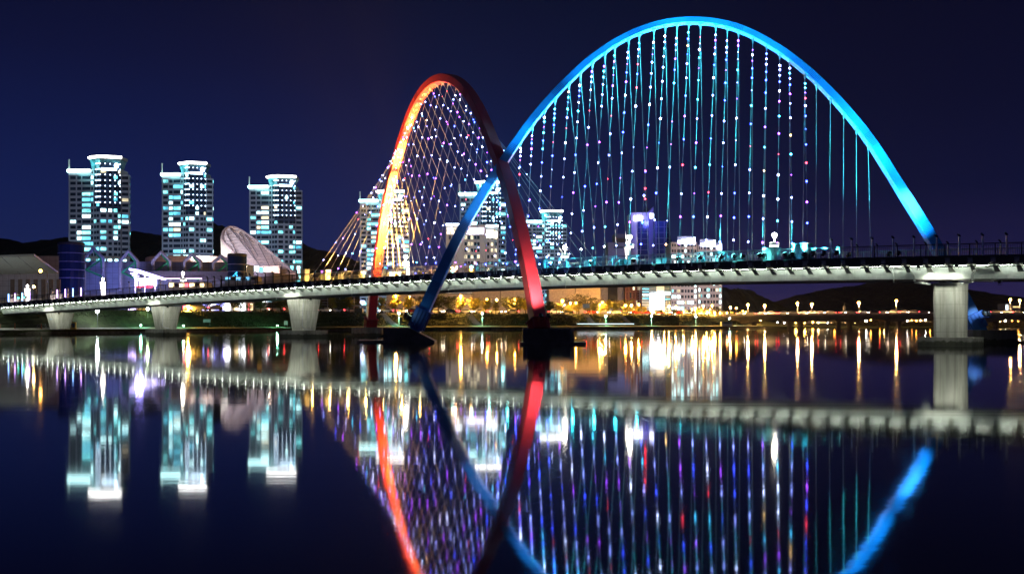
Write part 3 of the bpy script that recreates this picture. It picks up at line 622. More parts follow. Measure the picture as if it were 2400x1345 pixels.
# ================================================================== TOWERS AND CITY
CUBE = None
def winmesh(name, mat):
    m_ = MB(); m_.box((0, 0, 0), (1, 1, 1)); return proto(m_, name, mat)
lit_pal = [litpane('lit_teal', (.22, .95, 1), 5.6, .5, .12), litpane('lit_white', (.55, .97, 1), 9.0, .5, .25), litpane('lit_cyan', (.14, .74, 1), 3.8, .5, .2), litpane('lit_warm', (1, .86, .55), 2.4, .5, .3)]
WIN_LIT = [winmesh('window', m) for m in lit_pal]
WIN_DARK = winmesh('window', pbr('window_glass', (.02, .035, .055), .15, var=.5, scale=.3))
def facade(root, wins, p0, p1, z0, nf, fh, cols, lit, rng, skip=lambda f, c: False, proud=.06, inset=.54):
    """windows of one wall p0->p1 (left to right seen from outside), nf storeys of height fh from z0; cols: (centre, width) as fractions"""
    p0, p1 = Vector(p0).to_3d(), Vector(p1).to_3d(); p0.z = p1.z = 0; L = (p1-p0).length; d = (p1-p0).normalized(); n = Vector((d.y, -d.x, 0)); ang = math.atan2(d.y, d.x)
    for f in range(nf):
        for c, (cx_, cw) in enumerate(cols):
            if skip(f, c): continue
            pr_ = lit(f, c) if callable(lit) else lit
            q = p0+d*L*cx_+n*proud+Vector((0, 0, z0+(f+.5)*fh)); on = rng.random() < pr_
            wins.append((on, q, ang, (cw*L, .16, fh*inset), rng.choices((0, 1, 2, 3), (5, 4, 3, 1))[0] if on else None))
def put_windows(root, wins, cap=100, mats=None):
    """the first hundred (lit ones and large ones first) are parts by themselves; the rest is one part"""
    L = sorted(wins, key=lambda w_: (not w_[0], -w_[3][0]*w_[3][2])); first, rest = L[:cap], L[cap:]
    for on, q, a, s_, k in first: inst(WIN_LIT[k] if on else WIN_DARK, 'window', root, q, rot=(0, 0, a), scale=s_)
    if rest:
        m_ = MB()
        for on, q, a, s_, k in rest:
            d = Vector((math.cos(a), math.sin(a), 0)); m_.box(q, s_, (d, Vector((-d.y, d.x, 0)), Vector((0, 0, 1))), mi=1+k if on else 0)
        m_.build('window', [MAT['window_glass']]+lit_pal, root, kind='stuff')
tower_wall = pbr('tower_wall', (.46, .47, .52), .8, var=.08, scale=.08)
tower_wall2 = pbr('tower_wall_warm', (.50, .47, .46), .8, var=.08, scale=.08)
crown_glass = pbr('crown_glass', (.10, .30, .34), .2, var=.5, scale=.3)
rim_e = emit('roof_rim_glow', (1, .97, .94), 14); ledge_e = emit('ledge_glow', (.55, .98, 1), 8); sign_e = emit('sign_glow', (.55, .80, 1), 9); star_e = emit('star_lamp_glow', (.60, .80, 1), 10)
dark_crown = pbr('crown_cladding', (.05, .085, .16), .4, var=.2, scale=.2)
def tower(label, pxl, pxr, ytop, ywing, d, seed, base=4.9, group='twin-level apartment towers', floodk=1., mirror=False, lit0=.62, ybase=None):
    rng = random.Random(seed); s = d/F*(pxr-pxl)/142.; x0 = (pxl-CX)/F*d; root = thing('apartment_tower', label, 'tower', (x0+70*s, d, base), group)
    H = Z(ytop, d); HW = Z(ywing, d); fh = (HW-base)/27.
    def p(x, y): return (x0+x*s, d+y*s)
    Lw = [p(0, 4), p(54, 0), p(54, 40), p(0, 40)]; Cc = [p(52, 2), p(80, -14), p(124, 0), p(124, 46), p(52, 46)]; Rw = [p(123, 4), p(141, 9), p(139, 20), p(123, 20)]
    m_ = MB(); m_.prism(Lw, base-3, HW-fh*.6); m_.build('left_wing', tower_wall, root)
    m_ = MB(); m_.prism(Cc, base-3, HW); m_.build('core_block', tower_wall, root)
    m_ = MB(); m_.prism(Rw, base-3, HW-fh*.9); m_.build('right_wing', tower_wall, root)
    m_ = MB()                                        # parapets, slab lines and pilasters, a little proud
    for k in range(1, 27):
        z = base+k*fh-.05
        m_.box(((Lw[0][0]+Lw[1][0])/2, (Lw[0][1]+Lw[1][1])/2-.10, z), (53*s, .3, .18), (Vector((54, -4, 0)).normalized(), Vector((4, 54, 0)).normalized(), Vector((0, 0, 1))))
    m_.build('floor_bands', tower_wall2, root)
    wins = []
    mid_floor = 9
    sk = lambda f, c: f in (mid_floor, mid_floor+1)
    facade(root, wins, Lw[0], Lw[1], base, 26, fh, [(.2, .24), (.48, .18), (.8, .36)], lambda f, c: (.22, .55, lit0+.15)[c]*(1 if f < 23 else .15), rng)
    facade(root, wins, Cc[0], Cc[1], base, 27, fh, [(.2, .18), (.52, .2), (.82, .26)], lambda f, c: (.22, .12, .16)[c], rng, skip=sk)
    facade(root, wins, Cc[1], Cc[2], base, 27, fh, [(.18, .42*.6), (.5, .16), (.76, .17)], lambda f, c: (.30, .12, .25)[c]+(.25 if f < 9 else 0), rng, skip=sk)
    facade(root, wins, Cc[1], Cc[2], base, 27, fh, [(.93, .1)], .2, rng, skip=sk)
    facade(root, wins, Rw[0], Rw[1], base, 26, fh, [(.5, .72)], lambda f, c: .42 if f < 20 else .15, rng, skip=sk)
    facade(root, wins, Rw[1], Rw[2], base, 26, fh, [(.3, .2), (.7, .2)], .15, rng)
    put_windows(root, wins)
    # balcony storey: sandy frame with four tall lit openings
    m_ = MB(); zc_ = base+(mid_floor+1)*fh
    for a, b_ in ((Cc[0], Cc[1]), (Cc[1], Cc[2]), (Rw[0], Rw[1])):
        a, b_ = Vector(a).to_3d(), Vector(b_).to_3d(); dd = (b_-a).normalized(); nn = Vector((dd.y, -dd.x, 0)); L = (b_-a).length; c = (a+b_)/2
        for z in (zc_-fh*1.0, zc_+fh*1.0): m_.box(c+nn*.3+Vector((0, 0, z)), (L*.995, .9, fh*.34), (dd, nn, Vector((0, 0, 1))))
        for k in range(int(round(L/(14*s)))+1): m_.box(a+dd*min(L-.3, max(.3, 14*s*k))+nn*.25+Vector((0, 0, zc_)), (1.1*s*2, .7, fh*1.6), (dd, nn, Vector((0, 0, 1))))
    m_.build('balcony_frame', pbr('sandy_frame', (.42, .35, .28), .8), root)
    for (a, b_), ks in (((Cc[0], Cc[1]), (.84,)), ((Cc[1], Cc[2]), (.17, .5, .83)), ((Rw[0], Rw[1]), (.5,))):
        a, b_ = Vector(a).to_3d(), Vector(b_).to_3d(); dd = (b_-a).normalized(); nn = Vector((dd.y, -dd.x, 0)); L = (b_-a).length
        for k in ks: inst(WIN_LIT[rng.choice((0, 1, 1))], 'balcony_window', root, a+dd*L*k+nn*.07+Vector((0, 0, zc_-.1*fh)), rot=(0, 0, math.atan2(dd.y, dd.x)), scale=(9.5*s, .2, fh*1.5))
    # crown
    def ctr(sc, pts): 
        cx_ = sum(q[0] for q in pts)/len(pts); cy_ = sum(q[1] for q in pts)/len(pts); return [(cx_+(q[0]-cx_)*sc, cy_+(q[1]-cy_)*sc) for q in pts]
    Ck = [p(50, 6), p(60, -2), p(80, -13.5), p(106, -6), p(123, 0), p(123, 36), p(50, 36)]
    m_ = MB(); zc0, zc1 = HW+.003, H-.5; n0_ = ctr(.86, Ck); m_.prism(n0_, zc0, zc1, ctr(1.04, Ck)); m_.build('crown', crown_glass, root)
    m_ = MB(); m_.prism(ctr(1.08, Ck), zc1+.01, zc1+.9*fh*.55); rf = m_.build('roof', tower_wall2, root)
    m_ = MB(); q = ctr(1.09, Ck)
    for a, b_ in zip(q[:5], q[1:5]): m_.tube((a[0], a[1], zc1+fh*.35), (b_[0], b_[1], zc1+fh*.35), .62*fh*.36, 6)
    m_.build('roof_light', rim_e, rf)
    m_ = MB()
    for k in range(9):
        a, b_ = Vector(n0_[0]).lerp(Vector(n0_[2]), k/8.) if k < 5 else Vector(n0_[2]).lerp(Vector(n0_[4]), (k-4)/4.), None
        a3 = Vector((a.x, a.y, 0)); o_ = Vector((a.x-(x0+85*s), a.y-(d+12*s), 0)).normalized()*.5*s
        m_.tube(a3+o_+Vector((0, 0, zc0)), a3+o_*2.5+Vector((0, 0, zc1)), .18, 4)
    m_.build('crown_mullion', pbr('mullion_teal', (.25, .45, .48), .5), root)
    m_ = MB(); a, b_ = p(-2, 2.5), p(52, -1.5); m_.tube((a[0], a[1], HW-fh*.25), (b_[0], b_[1], HW-fh*.25), .30*fh, 6); m_.build('ledge_light', ledge_e, root)
    m_ = MB(); m_.tube((p(0, 6)[0], p(0, 6)[1], HW-fh*.6), (p(0, 6)[0], p(0, 6)[1], HW+fh*1.9), .16*fh, 5); m_.build('antenna', white_steel, root)
    # dark cladding with star lamps and a lit sign
    m_ = MB(); fa, fb = Vector(Cc[1]).to_3d(), Vector(Cc[2]).to_3d(); dd = (fb-fa).normalized(); nn = Vector((dd.y, -dd.x, 0)); L = (fb-fa).length; zcl = base+27*fh
    a0, b0_ = Vector(Cc[0]).to_3d(), Vector(Cc[1]).to_3d(); d0 = (b0_-a0).normalized(); nn0 = Vector((d0.y, -d0.x, 0)); L0 = (b0_-a0).length
    m_.box((fa+fb)/2+nn*.03+Vector((0, 0, zcl-fh*3.3)), (L, .04, fh*8.8), (dd, nn, Vector((0, 0, 1)))); m_.box(b0_-d0*L0*.17+nn0*.03+Vector((0, 0, zcl-fh*3.3)), (L0*.34, .04, fh*8.8), (d0, nn0, Vector((0, 0, 1))))
    m_.build('dark_cladding', dark_crown, root)
    m_ = MB()
    for r_ in range(8):
        for c in range(5): m_.ball(fa+dd*L*(.03+.235*c)+nn*.3+Vector((0, 0, zcl+fh*(.9-r_))), .10*fh, 5, 3)
        for c in range(3): m_.ball(b0_-d0*L0*(.04+.15*c)+nn0*.3+Vector((0, 0, zcl+fh*(.9-r_))), .10*fh, 5, 3)
    m_.build('star_lamps', star_e, root, kind='stuff')
    m_ = MB(); m_.box(fa+dd*L*.45+nn*.35+Vector((0, 0, zcl-fh*.1)), (L*.72, .2, fh*.42), (dd, nn, Vector((0, 0, 1))))
    m_.lathe(fa+dd*L*.80+nn*.5+Vector((0, 0, zcl+fh*.1)), [(.05, 0), (.30*fh, .15*fh), (.42*fh, .5*fh), (.3*fh, .85*fh), (.05, fh*.98)], 10); m_.build('sign', sign_e, root)
    # unseen spot added to brighten the walls, and a crown spot
    c = Vector((x0+72*s, d-95, 7)); 
    spot(root, c, (x0+72*s, d, base+(H-base)*.34), (.52, .70, 1.), 1.2e5*floodk*(d/700)**1.0, 105, 1, 3, 'facade_light')
    spot(root, Vector((x0+20*s, d-8, HW+3)), (x0+66*s, d+4, H-6), (.3, 1, 1), 1.3e4*floodk, 120, 1, .6, 'crown_light')
    return root
tower('tallest lit apartment tower, leftmost, rising behind the dark blue glass cylinder', 159, 301, 372, 397, 700, 1)
tower('lit apartment tower rising behind the pink drum roof', 378, 498, 386, 406, 800, 2)
tower('lit apartment tower behind the slanted white shell hall', 583, 708, 417, 435, 770, 3)
tower('apartment tower partly hidden behind the glowing left leg of the red arch', 843, 960, 451, 468, 900, 4, floodk=1.2)
tower('apartment tower behind the hotel where the two arches cross', 1077, 1187, 430, 452, 900, 5, floodk=1.2)
tower('shorter looking apartment tower just right of the red arch', 1235, 1330, 497, 517, 980, 6, floodk=1.2)

def block(name, label, cat, pxl, pxr, ytop, d, depth, mat, base=4.8, group=None, part='wall'):
    x0, x1 = (pxl-CX)/F*d, (pxr-CX)/F*d; root = thing(name, label, cat, ((x0+x1)/2, d, base), group); z1 = Z(ytop, d)
    m_ = MB(); m_.prism([(x0, d), (x1, d), (x1, d+depth), (x0, d+depth)], base-3, z1); m_.build(part, mat, root)
    return root, x0, x1, z1
def fl(root, x, d, z, tx, td, tzz, col, power, ang=110, size=1.5): return spot(root, (x, d, z), (tx, td, tzz), col, power, ang, 1, size, 'facade_light')  # unseen spot added to brighten a facade
# hotel in front of the fifth tower
rng = random.Random(40)
hm = pbr('hotel_stone', (.58, .54, .50), .8, var=.06, scale=.1)
r_, x0, x1, z1 = block('hotel', 'cream hotel with small square windows and lit top band behind blue arch leg', 'hotel', 1045, 1138, 527, 560, 20, hm)
m_ = MB(); xa, xb = x1+.02, (1168-CX)/F*560; m_.prism([(xa, 561), (xb, 561), (xb, 580), (xa, 580)], 2, Z(528, 560)); m_.build('annex', pbr('hotel_annex', (.55, .54, .55), .8, var=.06), r_)
wins = []; facade(r_, wins, (x0, 560), (x1, 560), 4.8, 13, (z1-10)/13, [(.10, .05), (.5, .06), (.58, .06), (.66, .06), (.74, .06), (.82, .06)], lambda f, c: .35 if c else .2, rng)
wins = [(a, b_, c, e, (3 if a else None)) for a, b_, c, e, k in wins]
w2 = []; facade(r_, w2, (xa, 561), (xb, 561), 4.8, 13, (z1-10)/13, [(.2, .16), (.5, .16), (.8, .16)], .3, rng); wins += [(a, b_, c, e, (3 if a else None)) for a, b_, c, e, k in w2]
put_windows(r_, wins)
m_ = MB(); warm_band = litpane('band_warm', (1, .86, .66), 5, .25, .2); m_.box((x0+(x1-x0)*.18, 559.9, z1-3.4), ((x1-x0)*.3, .2, 3.4)); m_.build('top_band', warm_band, r_)
m_ = MB(); m_.box((x0+(x1-x0)*.70, 559.9, z1-3.4), ((x1-x0)*.52, .2, 3.6)); m_.build('top_band', litpane('band_lilac', (.85, .78, 1), 6, .25, .3), r_)
m_ = MB(); m_.box(((xa+xb)/2, 560.9, z1-5), ((xb-xa)*.85, .2, 4.4)); m_.build('top_band', warm_band, r_)
m_ = MB(); m_.tube((x0, 559.5, z1+.2), (x0+(x1-x0)*.42, 559.5, z1+.2), .45, 6); m_.tube((xa, 560.5, z1-.4), (xb, 560.5, z1-.4), .45, 6); m_.build('roof_light', emit('roof_white', (.80, .90, 1), 10), r_)
fl(r_, x0+10, 470, 8, x0+12, 560, 20, (1, .92, .95), 1.0e5)
# office tower with two lit signs and a mast
glass_of = panelled('office_glass', (.010, .022, .075), (.10, .11, .16), 5, 3.4, .2, .10)
r_, x0, x1, z1 = block('office_tower', 'office tower with pale slab, slanted top, blue glass and two white lit signs', 'office tower', 1479, 1520, 498, 620, 22, hm, part='pale_slab')
xg0, xg1 = x0+(x1-x0)*.36, x1; s6 = 620/F
m_ = MB(); m_.box(((xg0+xg1)/2, 619.9, Z(575, 620)), (xg1-xg0, .3, Z(521, 620)-Z(640, 620))); m_.build('curtain_wall', glass_of, r_)
m_ = MB(); xs_ = [(x1+.05, 620), ((1534-CX)*s6, 624), ((1534-CX)*s6, 640), (x1+.05, 640)]; za, zb_ = Z(498, 620), Z(482, 620)
m_.add([(q[0], q[1], 2) for q in xs_]+[(xs_[0][0], xs_[0][1], za), (xs_[1][0], xs_[1][1], zb_), (xs_[2][0], xs_[2][1], zb_), (xs_[3][0], xs_[3][1], za)], [(0, 1, 5, 4), (1, 2, 6, 5), (2, 3, 7, 6), (3, 0, 4, 7), (4, 5, 6, 7)]); m_.build('slanted_core', pbr('office_core', (.22, .22, .34), .6), r_)
m_ = MB(); a, b_ = (1533-CX)*s6, (1561-CX)*s6; m_.prism([(a, 616), (b_, 616), (b_, 640), (a, 640)], 2, Z(520, 620)); c = (1579-CX)*s6
m_.add([(b_+.02, 616, 2), (c, 622, 2), (c, 640, 2), (b_+.02, 640, 2), (b_+.02, 616, Z(520, 620)), (c, 622, Z(580, 620)), (c, 640, Z(580, 620)), (b_+.02, 640, Z(520, 620))], [(0, 1, 5, 4), (1, 2, 6, 5), (2, 3, 7, 6), (4, 5, 6, 7)]); m_.build('glass_wing', glass_of, r_)
m_ = MB(); m_.box(((1496-CX)*s6, 619.5, Z(512, 620)), (20*s6, .4, 11.5*s6)); m_.build('sign', emit('office_sign', (.72, .72, 1), 10), r_)
m_ = MB(); m_.box(((1526.5-CX)*s6, 621.2, Z(505.5, 620)), (13*s6, .4, 11*s6), (Vector((14, 4, 0)).normalized(), Vector((-4, 14, 0)).normalized(), Vector((0, 0, 1)))); m_.build('sign', MAT['office_sign'], r_)
m_ = MB(); zt0 = Z(483, 620)
m_.tube(((1519-CX)*s6, 632, zt0-8), ((1519-CX)*s6, 632, zt0), 1.2, 6)
for k in range(4):
    a_ = Vector(((1513-CX)*s6+(k % 2)*2.8, 630+(k//2)*2.8, zt0-2)); m_.tube(a_, Vector(((1513.3-CX)*s6+.9, 631, Z(385, 620))), .18, 4)
for k in range(9): m_.box(((1514-CX)*s6+1, 631.4, zt0+k*2.7), (2.6-.25*k, 2.6-.25*k, .16))
m_.build('mast', dark_steel, r_)
m_ = MB(); beac = emit('beacon_red', (1, .03, .05), 25)
for y in (395, 437, 462): m_.ball(((1512.5-CX)*s6+1.2, 629.6, Z(y, 620)), .55, 6, 4)
m_.build('beacon', beac, r_)
fl(r_, x0-10, 560, 8, x0+6, 620, 34, (.42, .46, 1), 1.3e5); fl(r_, (1526-CX)*s6, 600, Z(507, 620)-2, (1526-CX)*s6, 620, Z(507, 620)+1, (.12, .14, 1), 3.2e4, 150)
# low dark building beside it
r_, x0, x1, z1 = block('low_block', 'low dark block with faint window strip left of the office tower', 'building', 1425, 1478, 568, 590, 20, pbr('dull_block', (.10, .10, .13), .8))
m_ = MB(); m_.box(((x0+x1)/2+2, 589.9, z1-3), ((x1-x0)*.8, .2, 1.0)); m_.build('window_strip', pbr('strip_glass', (.03, .05, .08), .2), r_)
m_ = MB(); m_.prism([(x0+4, 592), (x1-3, 592), (x1-3, 606), (x0+4, 606)], z1+.01, z1+5); m_.build('roof_house', pbr('dull_roof', (.07, .07, .10), .8), r_)
# pale apartment blocks behind and under the bridge on the right
apt = pbr('apartment_wall', (.46, .42, .44), .8, var=.07, scale=.1)
def apartments(label, pxl, pxr, ytop, d, seed, tops, cols, lit=.33, vol=5e4):
    rng = random.Random(seed); r_, x0, x1, z1 = block('apartment_block', label, 'apartments', pxl, pxr, ytop, d, 18, apt, group='pale apartment blocks right of the office tower')
    wins = []; nf = int(round((z1-4.8)/3.0)); facade(r_, wins, (x0, d), (x1, d), 4.8, nf, (z1-4.8)/nf, cols, lit, rng, inset=.5)
    put_windows(r_, [(a, b_, c, e, rng.choice((1, 1, 3, 0)) if a else None) for a, b_, c, e, k in wins])
    for a, b_, y0, y1 in tops:
        m_ = MB(); xa, xb = (a-CX)/F*d, (b_-CX)/F*d; v = [(xa, d-.6, Z(y1, d)), (xb, d-.6, Z(y1+2, d)), (xb, d-.6, Z(y0-4, d)), (xa, d-.6, Z(y0+3, d))]
        m_.add(v+[(q[0], q[1]+.8, q[2]) for q in v], [(0, 1, 2, 3), (7, 6, 5, 4), (0, 4, 5, 1), (1, 5, 6, 2), (2, 6, 7, 3), (3, 7, 4, 0)]); m_.build('roof_sign', emit('roof_sign_glow', (.62, .68, 1), 9), r_)
        m_ = MB(); m_.box(((xa+xb)/2, d+3, Z((y0+y1)/2-3, d)), ((xb-xa)*.95, .3, (y1-y0+8)/F*d)); m_.build('parapet', pbr('parapet_pale', (.4, .4, .5), .8), r_)
    fl(r_, (x0+x1)/2, d-60, 7, (x0+x1)/2, d, 20, (1, .84, .86), vol); return r_
c8 = [(.06, .05), (.15, .05), (.29, .10), (.43, .10), (.56, .06), (.67, .08), (.80, .10), (.93, .06)]
apartments('wide pale apartment block under bright slanted roof signs, left one', 1573, 1634, 568, 520, 60, [(1589, 1629, 560, 571)], c8)
apartments('pale apartment block with sloped roof sign and small sign at its right end', 1636, 1692, 574, 530, 61, [(1642, 1676, 567, 577), (1679, 1691, 575, 584)], c8)
# glazed lobby building with blinding entrance
r_, x0, x1, z1 = block('lobby_building', 'glass fronted building with blinding white lobby behind the roadside trees', 'building', 1505, 1572, 655, 420, 16, panelled('lobby_glass', (.06, .11, .17), (.5, .6, .7), 40, 1.1, .2, .08), part='glass_wall')
s4 = 420/F
m_ = MB(); m_.box(((1540-CX)*s4, 419.8, Z(709, 420)), (33*s4, .3, 46*s4)); m_.build('lit_lobby', litpane('lobby_glow', (.86, .95, 1), 14, .35, .35), r_)
for a, b_, y0, y1, k in ((1506, 1521, 676, 678, 0), (1506, 1521, 683, 685, 0), (1506, 1521, 690, 692, 1), (1558, 1571, 684, 691, 1), (1506, 1521, 698, 701, 0), (1558, 1571, 700, 702, 0)):
    inst(WIN_LIT[2 if k == 0 else 1], 'window', r_, ((a+b_)/2*s4-CX*s4, 419.9, Z((y0+y1)/2, 420)), scale=((b_-a)*s4, .2, (y1-y0)*s4))
point(r_, ((1540-CX)*s4, 412, 6), (.8, .9, 1), 2500, 1)
# brown gridded block
r_, x0, x1, z1 = block('gridded_block', 'brown block with a grid of deep balcony bays left of the bright lobby', 'building', 1466, 1504, 655, 440, 16, pbr('brown_tile', (.16, .055, .04), .8))
s44 = 440/F; m_ = MB()
for k in range(6): m_.box((x0+(x1-x0)*k/5., 439.6, 14), (.5, .9, 22))
for k in range(6): m_.box(((x0+x1)/2, 439.7, 5+k*3.4), (x1-x0, .8, .45))
m_.build('bay_frame', pbr('bay_frame', (.30, .12, .09), .8), r_)
for k, (u_, z_) in enumerate(((1, 2), (3, 1), (0, 0), (2, 3), (4, 2), (2, 0))): inst(WIN_LIT[3] if k % 2 else WIN_DARK, 'window', r_, (x0+(x1-x0)*(u_+.5)/5., 439.8, 6.8+z_*3.4), scale=(1.1, .2, 2.2))
fl(r_, (x0+x1)/2, 405, 6, (x0+x1)/2, 440, 14, (1, .75, .6), 1.2e4)
r_, x0, x1, z1 = block('grey_block', 'grey block with a glazed stair strip and two yellow windows', 'building', 1408, 1465, 655, 445, 16, pbr('grey_render', (.30, .28, .31), .8))
for x, y, k in ((1442, 674, 3), (1442, 689, 3), (1434, 672, 2), (1434, 684, 2), (1434, 695, 2)): inst(WIN_LIT[k], 'window', r_, ((x-CX)/F*445, 444.9, Z(y, 445)), scale=(1.0, .2, 1.9))
m_ = MB(); m_.box(((1436-CX)/F*445, 444.8, 12), (4.2, .3, 22)); m_.build('stair_glass', glass_dark, r_)
fl(r_, x0+8, 405, 6, x0+6, 445, 14, (1, .8, .85), 7e3)
# long windowless halls
def hall(label, pxl, pxr, ytop, d, seed, mat, col=(1, .74, .72), pw=6e4):
    rng = random.Random(seed); r_, x0, x1, z1 = block('exhibition_hall', label, 'hall', pxl, pxr, ytop, d, 30, mat, part='wall')
    m_ = MB(); m_.box(((x0+x1)/2, d+15, z1+.22), (x1-x0+.8, 31, .4)); m_.build('roof', pbr('hall_roof', (.20, .19, .22), .8), r_)
    m_ = MB(); n = int((x1-x0)/7)
    for k in range(1, n): 
        h_ = rng.uniform(.25, .8)*(z1-5); m_.box((x0+(x1-x0)*k/n+rng.uniform(-1, 1), d-.05, z1-h_/2-.3), (.28, .14, h_))
    m_.build('wall_slit', pbr('slit_dark', (.08, .07, .09), .6), r_)
    for k in range(3): 
        x = x0+(x1-x0)*(k+.5)/3; fl(r_, x, d-26, 6, x, d, 9, col, pw)
    return r_
hall('long low grey hall behind the trees between the arch legs', 905, 1104, 690, 372, 70, pbr('hall_lilac', (.40, .37, .42), .8), pw=1.5e3)
hall('grey hall with dark wall openings left of the red arch foot', 1106, 1236, 678, 384, 71, pbr('hall_grey', (.36, .32, .35), .8), pw=1.2e3)
hall('tall windowless hall with vertical slits right of the red arch leg', 1287, 1407, 664, 380, 72, pbr('hall_pink', (.44, .37, .37), .8), pw=2.4e3)

# ================================================================== LEFT BANK BUILDINGS
def s_of(d): return d/F
# --- hall with house-shaped frames
d = 315.; sc = s_of(d); blue_clad = panelled('blue_cladding', (.26, .30, .46), (.10, .11, .18), 1.9, 1.75, .5, .05)
r_ = thing('frame_hall', 'long blue lit hall with five house shaped steel frames and green braces', 'hall', ((370-CX)*sc, d, 5))
X_ = lambda px: (px-CX)*sc
m_ = MB(); m_.prism([(X_(200), d), (X_(545), d+6), (X_(545), d+26), (X_(200), d+26)], 2, Z(612, d)); m_.build('wall', blue_clad, r_)
m_ = MB(); m_.prism([(X_(330), d-5), (X_(545), d-3), (X_(545), d-.1), (X_(330), d-.1)], Z(655, d), Z(637, d)); m_.build('canopy_roof', pbr('canopy_grey', (.14, .13, .17), .6), r_)
m_ = MB(); m_.box(((X_(375)+X_(470))/2, d-5.1, Z(654.5, d)), (X_(470)-X_(345), .2, .28)); m_.build('canopy_light', emit('canopy_line', (.85, .6, 1), 3), r_)
fr_m, gr_m = pbr('frame_lilac', (.40, .40, .50), .5), pbr('brace_green', (.03, .42, .16), .5)
for k, (xa, xb, yt, ye, yb) in enumerate(((203, 247, 583, 606, 690), (287, 327, 590, 612, 680), (363, 403, 592, 612, 670), (436, 474, 596, 614, 660), (504, 541, 601, 616, 655))):
    m_ = MB(); y = d-1.6; xm = (xa+xb)/2-1
    pts = [Vector((X_(xa), y, Z(yb, d))), Vector((X_(xa), y, Z(ye, d))), Vector((X_(xm), y, Z(yt, d))), Vector((X_(xb), y, Z(ye, d))), Vector((X_(xb), y, Z(yb, d)))]
    m_.path(pts, .52, 8)
    for p in pts[1:4]: m_.ball(p, .53, 8, 5)
    fo = m_.build('house_frame', fr_m, r_)
    g = MB(); y -= .2; t_ = Vector((X_(xm+1), y, Z(yt+5, d))); e_ = Vector((X_(xb-4), y, Z(ye+3, d))); l_ = Vector((X_(xa+4), y, Z(ye+27, d))); w_ = Vector((X_(xb-3), y, Z(ye+24, d)))
    for a, b_ in ((t_, e_), (e_, l_), (e_, w_), (l_, w_+Vector((0, 0, -2.4)))): g.tube(a, b_, .33, 6)
    g.build('green_brace', gr_m, fo)
for k in range(6): 
    x = X_(215+k*56); spot(r_, (x, d-20, 6), (x, d, Z(630, d)), (.36, .40, 1.) if k < 3 else (.62, .55, .85), 9000 if k < 2 else 5600, 90, 1, 1, 'facade_light')  # unseen spots added to light the hall front and frames
# --- two dark glass drums
def drum(label, px, rpx, yt, d, bands):
    s = s_of(d); r_ = thing('glass_drum', label, 'building', ((px-CX)*s, d, 4.8)); c = Vector(((px-CX)*s, d, 0)); rr_ = rpx*s
    m_ = MB(); m_.lathe(c, [(rr_, 2), (rr_, Z(yt, d))], 20); m_.build('glass_wall', panelled('drum_glass', (.010, .028, .085), (.02, .03, .06), 3, 60, .15, .04), r_)
    m_ = MB(); m_.lathe(c+Vector((0, 0, Z(yt, d)+.01)), [(rr_*1.02, 0), (rr_*1.02, .7), (rr_*.9, .9)], 20); m_.build('roof', dark_steel, r_)
    for y in bands:
        m_ = MB(); z = Z(y, d); m_.lathe(c+Vector((0, 0, z)), [(rr_+.05, -.12), (rr_+.12, 0), (rr_+.05, .12)], 20); m_.build('band', pbr('band_steel', (.3, .32, .5), .3), r_)
    return r_
r_ = drum('large dark blue glass cylinder building left of the framed hall', 167, 29, 575, 300, (594, 614, 633, 652))
spot(r_, ((200-CX)*s_of(285), 280, 6), ((185-CX)*s_of(300), 300, 22), (.08, .12, 1), 9000, 80, 1, 1, 'facade_light')
r_ = drum('small dark blue glass cylinder with a cyan squiggle in front of the shell hall', 556, 22, 602, 310, (620, 637))
m_ = MB(); s = s_of(310); c = Vector(((553-CX)*s, 310-22*s-.25, 0)); q = [c+Vector((x*s, 0, Z(y, 310))) for x, y in ((3, 650), (-2, 650), (6, 644), (2, 646), (9, 639))]
m_.path(q, .20, 6); m_.path([c+Vector((x*s, 0, Z(y, 310))) for x, y in ((4, 647), (9, 648), (8, 644))], .18, 6); m_.build('sign_mark', emit('squiggle_cyan', (.05, .55, 1), 2.5), r_)
# --- pink drum-roofed hall
d = 352.; s = s_of(d); r_ = thing('round_hall', 'pale pink floodlit drum roof showing behind the framed hall', 'hall', ((392-CX)*s, d+40, 5))
m_ = MB(); c = Vector(((392-CX)*s, d+30, 0)); m_.lathe(c, [(118*s, 2), (118*s, Z(596, d)), (116*s, Z(593, d)), (60*s, Z(590, d))], 48); m_.build('wall', panelled('pink_panel', (.55, .42, .38), (.33, .25, .24), 1.6, 1.4, .6, .05), r_)
m_ = MB()
for x, y in ((457, 617), (479, 616), (485, 613.5), (486, 620), (491, 617.5), (496, 615), (497, 620), (500, 618)): 
    xx = (x-CX)*s; m_.ball((xx, d+30-math.sqrt(max(1, (118*s)**2-(xx-c.x)**2))-.6, Z(y, d)), .32, 6, 4)
m_.build('lamp_dots', emit('dot_white', (1, .85, .8), 8), r_, kind='stuff')
for k in range(3): x = (330+k*70-CX)*s; spot(r_, (x, d-9, Z(616, d)+1), (x, d+12, Z(604, d)), (1, .66, .55), 1700, 140, 1, 1, 'facade_light')  # spots added to lift the dark drum roof
